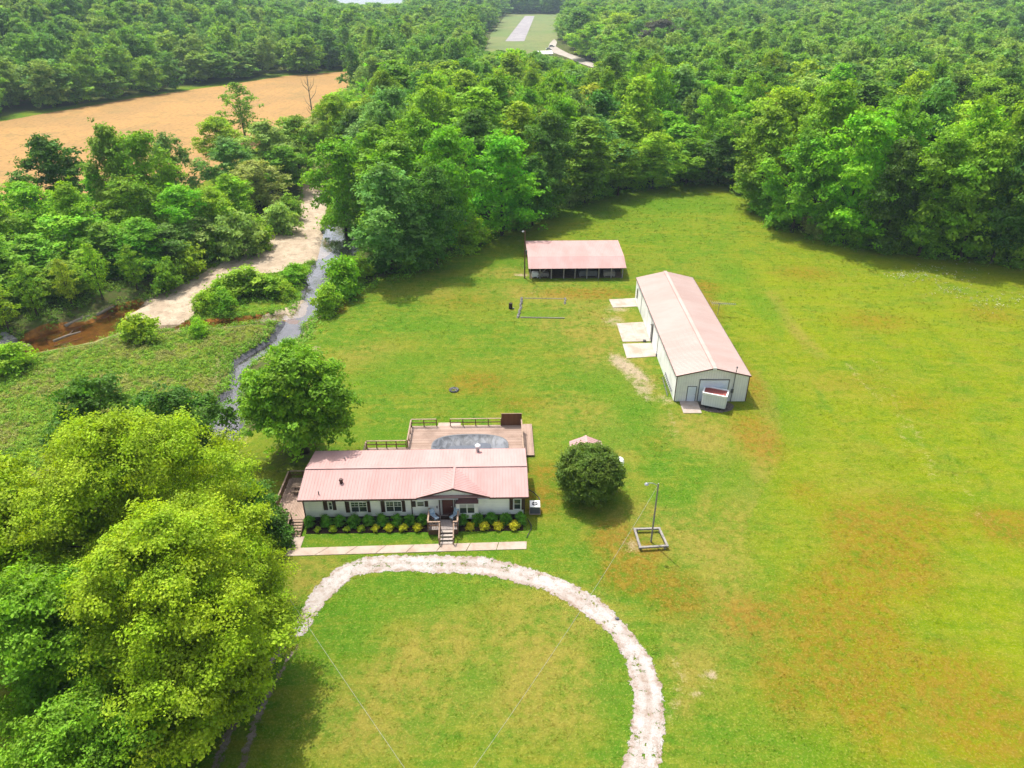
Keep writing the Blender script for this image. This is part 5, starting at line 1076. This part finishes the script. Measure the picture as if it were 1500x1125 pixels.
f = MB(); f.lathe(0, 0, [(.2, 0), (.24, .35), (.2, .36)], 10); o = f.build('bucket', 'darkgrey'); o.location = (*at2(962.5, 522), .06); tag(o, 'dark bucket at the barn corner of the nearest side pad', 'bucket')
# pale trailer with red top
tp = [at(1026.5, 592.5, .35), at(1062, 599.5, .35)]; tv = Vector(tp[1]) - Vector(tp[0]); TL = tv.length; trl = thing('box_trailer', 'pale grey box trailer with white rim and red recessed top before the barn door', 'trailer', (tp[0][0], tp[0][1], 0), math.atan2(tv.y, tv.x))
TW, TH = 1.75, 1.95
def rbox(mb, x0, x1, y0, y1, z0, z1, r=.18, n=4, cap=True):
    P = []
    for cx_, cy_, a0 in ((x1 - r, y1 - r, 0), (x0 + r, y1 - r, 90), (x0 + r, y0 + r, 180), (x1 - r, y0 + r, 270)):
        for i in range(n + 1): a = R_(a0 + 90 * i / n); P.append((cx_ + r * math.cos(a), cy_ + r * math.sin(a)))
    for i in range(len(P)): j = (i + 1) % len(P); mb.poly([(*P[i], z0), (*P[j], z0), (*P[j], z1), (*P[i], z1)])
    if cap: mb.poly([(*p, z1) for p in P]); mb.poly([(*p, z0) for p in P[::-1]])
    return P
f = MB(); rbox(f, 0, TL, 0, TW, .35, TH); f.build('body', 'trailer', trl)
f = MB(); Po = rbox(f, -.04, TL + .04, -.04, TW + .04, TH - .12, TH + .14, .2, 4, False); Pi = rbox(MB(), .14, TL - .14, .14, TW - .14, 0, 1, .1, 4, False)
for i in range(len(Po)): j = (i + 1) % len(Po); f.poly([(*Po[i], TH + .14), (*Po[j], TH + .14), (*Pi[j], TH + .14), (*Pi[i], TH + .14)]); f.poly([(*Pi[i], TH + .14), (*Pi[j], TH + .14), (*Pi[j], TH + .0), (*Pi[i], TH + .0)])
f.build('rim', 'white', trl); f = MB(); f.poly([(*p, TH + .03) for p in Pi]); f.build('top', 'redtop', trl)
f = MB(); f.box(.2, TL - .2, .2, TW - .2, .2, .345); f.build('chassis', 'black', trl)
for xx in (.7, TL - .7):
    for yy in (.12, TW - .12): f = MB(); f.tube([(xx, yy - .1, .27), (xx, yy + .1, .27)], .27, 14); f.build('wheel', 'black', trl)
c_ = at2(1048, 596); patch_flat('gravel_spot', np.array([(c_[0] + 2.3 * math.cos(a), c_[1] + .2 + 1.5 * math.sin(a)) for a in np.linspace(0, 6.28, 24)[:-1]]), 'darkgravel', .022, .25, .4)
# antenna on a short mast
X, Y = at2(1051, 461); an = thing('tv_antenna', 'pale metal television antenna on a short mast in the grass beside the barn', 'antenna', (X, Y, 0)); f = MB(); f.tube([(0, 0, 0), (.05, 0, 1.9)], .04, 6); f.build('mast', 'timber', an)
f = MB(); f.beam((-1.2, .1, 1.95), (2.4, -.4, 1.95), .07, .06)
for i in range(13): t = i / 12; L_ = .95 - .65 * t; x = -1.2 + 3.6 * t; y = .1 - .5 * t; f.beam((x, y - L_, 1.95), (x + .05, y + L_, 1.95), .03, .03)
f.build('boom', 'stone', an)

# ------------------------------------------------------------------ open pole barn
PX0, PX1, PYF, PYR, PYB = 2.85, 19.75, 115.9, 119.3, 129.8
pb = thing('pole_barn', 'open-fronted pole barn with faded pink metal roof on grey posts', 'barn', (PX0, PYF, 0), R_(1.2)); W_ = PX1 - PX0; dR, dB = PYR - PYF, PYB - PYF; zF, zR, zBk = 2.05, 2.95, 2.35
f = MB(); ribbed(f, (0, 0, zF), (W_, 0, zF), (W_ + .05, dR, zR), (0, dR, zR), 56, .025, .05, .04); f.build('roof', 'pinkroof', pb); f = MB(); ribbed(f, (W_ + .6, dB, zBk), (0, dB, zBk), (0, dR, zR + .01), (W_ + .05, dR, zR + .01), 56, .025, .05, .04); f.build('rear_roof', 'pinkroof', pb)
for i, x in enumerate((775, 790, 807, 826, 843, 861, 879, 898, 915)):
    xl_ = (x - 775) / (915 - 775) * (W_ - .8) + .3
    f = MB(); f.box(xl_ - .09, xl_ + .09, .45, .63, -.1, zF - .02); f.build('post', 'timber', pb)
    f = MB(); f.box(xl_ - .09, xl_ + .09, dB - .8, dB - .62, -.1, zBk); f.build('post', 'timber', pb)
f = MB(); f.beam((.1, .54, zF - .02), (W_ - .1, .54, zF - .02), .06, .22); f.beam((1.6, .5, .5), (3.2, .5, zF - .1), .06, .12); f.build('beam', 'timber', pb)
f = MB(); f.box(.2, W_ - .2, dB - .6, dB - .55, 0, zBk - .05); f.box(.2, .25, 3.5, dB - .65, 0, zBk); f.box(W_ - .25, W_ - .2, 3.5, dB - .65, 0, zBk); f.build('back_wall', 'railwood', pb)
f = MB(); f.box(.3, W_ - .3, .7, dB - .7, -.05, .03); f.build('floor', 'dirtfloor', pb)
def junk(x, y, sx, sy, sz, m, name, lb, cat):
    f = MB(); f.box(-sx / 2, sx / 2, -sy / 2, sy / 2, .15, sz); f.box(-sx / 2 + .1, sx / 2 - .1, -sy / 2 + .1, sy / 2 - .1, sz + .002, sz + .12); f.box(-sx / 2 + .1, -sx / 2 + .3, -sy / 2, sy / 2, 0, .148); f.box(sx / 2 - .3, sx / 2 - .1, -sy / 2, sy / 2, 0, .148); o = f.build(name, m); o.location = (PX0 + x, PYF + y, .03); tag(o, lb, cat)
junk(1.2, 1.5, 1.2, .9, .8, 'white', 'storage_chest', 'white chest stored under the end of the pole barn by the utility pole', 'chest'); junk(2.9, 1.7, 1.4, 1., .6, 'timber', 'lumber_stack', 'grey lumber stack under the pole barn behind the brace', 'lumber stack'); junk(10.5, 2.2, 3.2, 1.6, .9, 'darkgrey', 'farm_implement', 'dark farm machine stored in the middle of the pole barn', 'farm machine'); junk(14.2, 2., 2., 1.3, .8, 'timber', 'lumber_stack', 'low lumber stack stored deep in the shaded end of the pole barn', 'lumber stack')

# ------------------------------------------------------------------ poles, wires and small things on the grass
def pole(name, X, Y, H, r, m, label, arm=None, box=None):
    o = thing(name, label, 'utility pole', (X, Y, 0)); f = MB(); f.tube([(0, 0, -.1), (.0, 0, H)], [r, r * .72], 10); f.build('mast', m, o)
    if arm:
        f = MB(); f.tube([(0, 0, H - .25), (arm * .5, 0, H + .05), (arm, 0, H + .05)], .035, 6); f.build('arm', 'steel', o); f = MB(); f.lathe(arm, 0, [(.12, H - .2), (.2, H - .08), (.1, H + .04)], 10); f.build('lamp', 'steel', o)
    if box: f = MB(); f.box(r, r + .3, -.15, .15, H * .52, H * .52 + .7); f.build('meter_box', 'darkgrey', o)
    return o
pl = pole('utility_pole', 13.0, 50.2, 6.85, .085, 'timber', 'weathered utility pole with lamp arm standing inside a square of timbers', -1.05)
pole('utility_pole', 2.2, 116.7, 8.45, .13, 'railwood', 'dark utility pole with white top lamp beside the pole barn', -.35, True)
fr = thing('timber_frame', 'square frame of weathered timbers round the foot of the lamp pole', 'timber frame'); TP = [at(929, 779), at(965, 778), at(977, 803.5), at(937.5, 806)]
c0 = Vector((0, 0, 0))
for q in TP: c0 += Vector(q) / 4
fr.location = c0
for i in range(4):
    a, b = Vector(TP[i]) - c0, Vector(TP[(i + 1) % 4]) - c0; f = MB(); d_ = (b - a).normalized() * .1; a = a + d_; b = b + d_ * 1.2; z_ = .33; f.beam((a.x, a.y, z_), (b.x, b.y, z_), .20, .16); q = a + d_ * 1.2; f.box(q.x - .09, q.x + .09, q.y - .09, q.y + .09, -.05, z_ - .082); f.build('timber', 'timber', fr)
def wire(a, b, sag, label):
    a, b = Vector(a), Vector(b); f = MB(); P = []
    for i in range(33): t = i / 32; p = a.lerp(b, t); p.z -= sag * 4 * t * (1 - t); P.append(p - a)
    f.tube(P, .010, 5); o = f.build('power_line', 'wire'); o.location = a; tag(o, label, 'wire')
wire((12.95, 50.1, 6.75), at(665, 1165, 5.4), .9, 'power line running from the lamp pole down across the driveway lawn'); wire(at(376, 805, 5.2), at(625, 1172, 5.2), .2, 'power line crossing the driveway beside the big yellow-green trees')
# burn barrel, fire ring, garden border
X, Y = at2(748, 452); o = thing('burn_barrel', 'black rusty burn barrel standing on the lawn near the garden border', 'barrel', (X, Y, 0)); f = MB(); f.lathe(0, 0, [(.29, 0), (.3, .02), (.29, .3), (.31, .32), (.29, .34), (.29, .6), (.31, .62), (.29, .64), (.3, .92)], 16); f.build('barrel_body', 'rust', o); f = MB(); f.box(.35, .6, -.15, .1, 0, .14); f.build('ash_block', 'stone', o)
X, Y = at2(665, 572); o = thing('fire_ring', 'round fire ring of dark stones with pale sticks on the lawn behind the deck', 'fire pit', (X, Y, 0)); f = MB()
for i in range(12): a = i * .5236; f.blob((.5 * math.cos(a), .5 * math.sin(a), .1), (.16, .14, .14), i, 5, 7, .2)
f.build('stone_ring', 'darkgrey', o); f = MB(); f.beam((-.3, .5, .1), (.1, -.05, .3), .06); f.beam((.15, -.1, .32), (.3, -.55, .1), .06); f.beam((-.4, -.1, .22), (.45, .1, .24), .07); f.build('stick', 'stone', o)
GB = [at(765, 437), at(828, 438), at(827, 466.5), at(759.5, 465.5)]; o = thing('garden_border', 'square garden plot edged by pale stones and low timbers on the lawn', 'garden border'); c0 = Vector(GB[0]).lerp(Vector(GB[2]), .5); o.location = c0; GBl = [Vector(q) - c0 for q in GB]
f = MB()
for i in range(15): p = GBl[0].lerp(GBl[3], i / 14); f.blob((p.x + random.uniform(-.1, .1), p.y, .08), (.22, .2, .16), 50 + i, 5, 7, .25)
for i in range(5): p = GBl[1].lerp(GBl[2], i / 14 - .02); f.blob((p.x + random.uniform(-.15, .15), p.y, .05), (.18, .17, .12), 80 + i, 5, 7, .25)
f.build('stone_edge', 'stone', o); f = MB(); f.beam(GBl[3] + Vector((.3, 0, .07)), GBl[2] + Vector((0, 0, .07)), .12, .14); f.build('timber_edge', 'timber', o); f = MB(); f.beam(GBl[0] + Vector((.3, 0, .03)), GBl[1] + Vector((0, 0, .03)), .1, .08); f.build('timber_edge', 'timber', o)
f = MB(); f.blob((0, 0, .06), (.17, .13, .09), 3, 5, 8, .2); o = f.build('rock', 'darkgrey'); o.location = (*at2(904, 907), .02); tag(o, 'small dark rock lying on the white gravel driveway', 'rock')

# ------------------------------------------------------------------ far buildings and cars by the airstrip road
def far_house(x, y, w, d, h, rz, m, rm, label):
    X, Y = at2(x, y); o = thing('house', label, 'building', (X, Y, 0), rz); f = MB(); f.box(-w / 2, w / 2, -d / 2, d / 2, -.2, h); f.poly([(w / 2, -d / 2, h), (w / 2, d / 2, h), (w / 2, 0, h + d * .22)]); f.poly([(-w / 2, -d / 2, h), (-w / 2, 0, h + d * .22), (-w / 2, d / 2, h)]); f.build('wall', m, o)
    f = MB(); e = .5; zz_ = h - e * .44
    for s in (-1, 1): ribbed(f, (-w / 2 - .4, s * (d / 2 + e), zz_ + .06), (w / 2 + .4, s * (d / 2 + e), zz_ + .06), (w / 2 + .4, 0, h + d * .22 + .06), (-w / 2 - .4, 0, h + d * .22 + .06), 8)
    f.build('roof', rm, o); f = MB(); f.box(-.6, .6, -d / 2 - .06, -d / 2 - .003, 0, 2.1); f.build('door', 'brownpaint', o)
    for s in (-1, 1): f = MB(); f.box(s * w / 4 - .6, s * w / 4 + .6, -d / 2 - .06, -d / 2 - .003, 1., 2.1); f.build('window', 'glass', o)
far_house(797, 85, 9, 6, 2.8, .3, 'white', 'white', 'small white building beside the pale road near the airstrip'); far_house(926, 96, 12, 7, 3, -.2, 'siding', 'pad', 'pale house glimpsed between trees right of the airstrip road')
def car(x, y, rz, label, m='carpaint'):
    X, Y = at2(x, y); o = thing('parked_car', label, 'car', (X, Y, 0), rz, 'cars parked by the airstrip road'); f = MB(); f.hexa([(-2.1, -.85, .35), (2.1, -.85, .35), (2.1, .85, .35), (-2.1, .85, .35), (-2.05, -.82, .9), (2.0, -.82, .85), (2.0, .82, .85), (-2.05, .82, .9)]); f.build('body', m, o)
    f = MB(); f.hexa([(-1.7, -.8, .902), (1.0, -.8, .902), (1.0, .8, .902), (-1.7, .8, .902), (-1.3, -.65, 1.45), (.4, -.65, 1.45), (.4, .65, 1.45), (-1.3, .65, 1.45)]); f.build('cabin', 'glass', o)
    for xx in (-1.3, 1.3):
        for yy in (-.8, .8): f = MB(); f.tube([(xx, yy - .1, .33), (xx, yy + .1, .33)], .33, 12); f.build('wheel', 'black', o)
car(808, 69, .4, 'silver car parked on the pale road by the airstrip'); car(804, 73, .2, 'white car parked nearer on the pale road by the airstrip', 'white')

# ------------------------------------------------------------------ light, air, camera
AZ, EL = R_(-30.5), R_(61)
W = bpy.data.worlds.new('World'); S.world = W; W.use_nodes = True; nt = W.node_tree; nt.nodes.clear(); sk = nt.nodes.new('ShaderNodeTexSky'); sk.sky_type = 'NISHITA'; sk.sun_disc = False; sk.sun_elevation = EL; sk.sun_rotation = AZ % (2 * math.pi)
sk.air_density = 1.; sk.dust_density = 4.; sk.ozone_density = 1.
bg = nt.nodes.new('ShaderNodeBackground'); bg.inputs[1].default_value = .15; wo = nt.nodes.new('ShaderNodeOutputWorld'); bw = nt.nodes.new('ShaderNodeRGBToBW'); mxw = nt.nodes.new('ShaderNodeMixRGB'); mxw.inputs[0].default_value = .5    # thin bright cloud veils the blue
nt.links.new(sk.outputs[0], bw.inputs[0]); nt.links.new(sk.outputs[0], mxw.inputs[1]); nt.links.new(bw.outputs[0], mxw.inputs[2]); nt.links.new(mxw.outputs[0], bg.inputs[0]); nt.links.new(bg.outputs[0], wo.inputs[0])
sl = bpy.data.lights.new('sun', 'SUN'); sl.energy = 2.8; sl.angle = R_(.5); sl.color = (1, .96, .88); so = bpy.data.objects.new('sun', sl); COL.objects.link(so)
dv = Vector((math.sin(AZ) * math.cos(EL), math.cos(AZ) * math.cos(EL), math.sin(EL))); so.rotation_euler = dv.to_track_quat('Z', 'Y').to_euler(); so.location = dv * 120
# haze: even air over the whole valley
m, nt, out = mat('haze'); pv = nt.nodes.new('ShaderNodeVolumePrincipled'); pv.inputs['Color'].default_value = (.66, .84, 1, 1); pv.inputs['Density'].default_value = .00013; pv.inputs['Anisotropy'].default_value = .2; nt.links.new(pv.outputs[0], out.inputs[1])
f = MB(); f.box(-4500, 4500, -900, 4500, -4, 100); M['haze'] = m; o = f.build('haze', 'haze'); tag(o, kind='stuff')
cam = bpy.data.cameras.new('camera'); co = bpy.data.objects.new('camera', cam); COL.objects.link(co); co.location = (0, 0, CAMH); co.rotation_euler = (math.pi / 2 - PIT, 0, 0); cam.sensor_width = 36; cam.lens = F / 1500 * 36; cam.clip_start = .5; cam.clip_end = 12000; S.camera = co
S.view_settings.view_transform = 'Standard'; S.view_settings.look = 'None'; S.view_settings.exposure = 1.08; S.view_settings.gamma = 1
S.render.engine = 'CYCLES'; S.cycles.use_denoising = True; S.cycles.denoiser = 'OPENIMAGEDENOISE'; S.cycles.denoising_input_passes = 'RGB_ALBEDO_NORMAL'; S.cycles.denoising_prefilter = 'ACCURATE'; S.cycles.max_bounces = 6; S.cycles.diffuse_bounces = 3; S.cycles.transmission_bounces = 4; S.cycles.transparent_max_bounces = 12; S.cycles.sample_clamp_indirect = 6; S.cycles.volume_bounces = 0
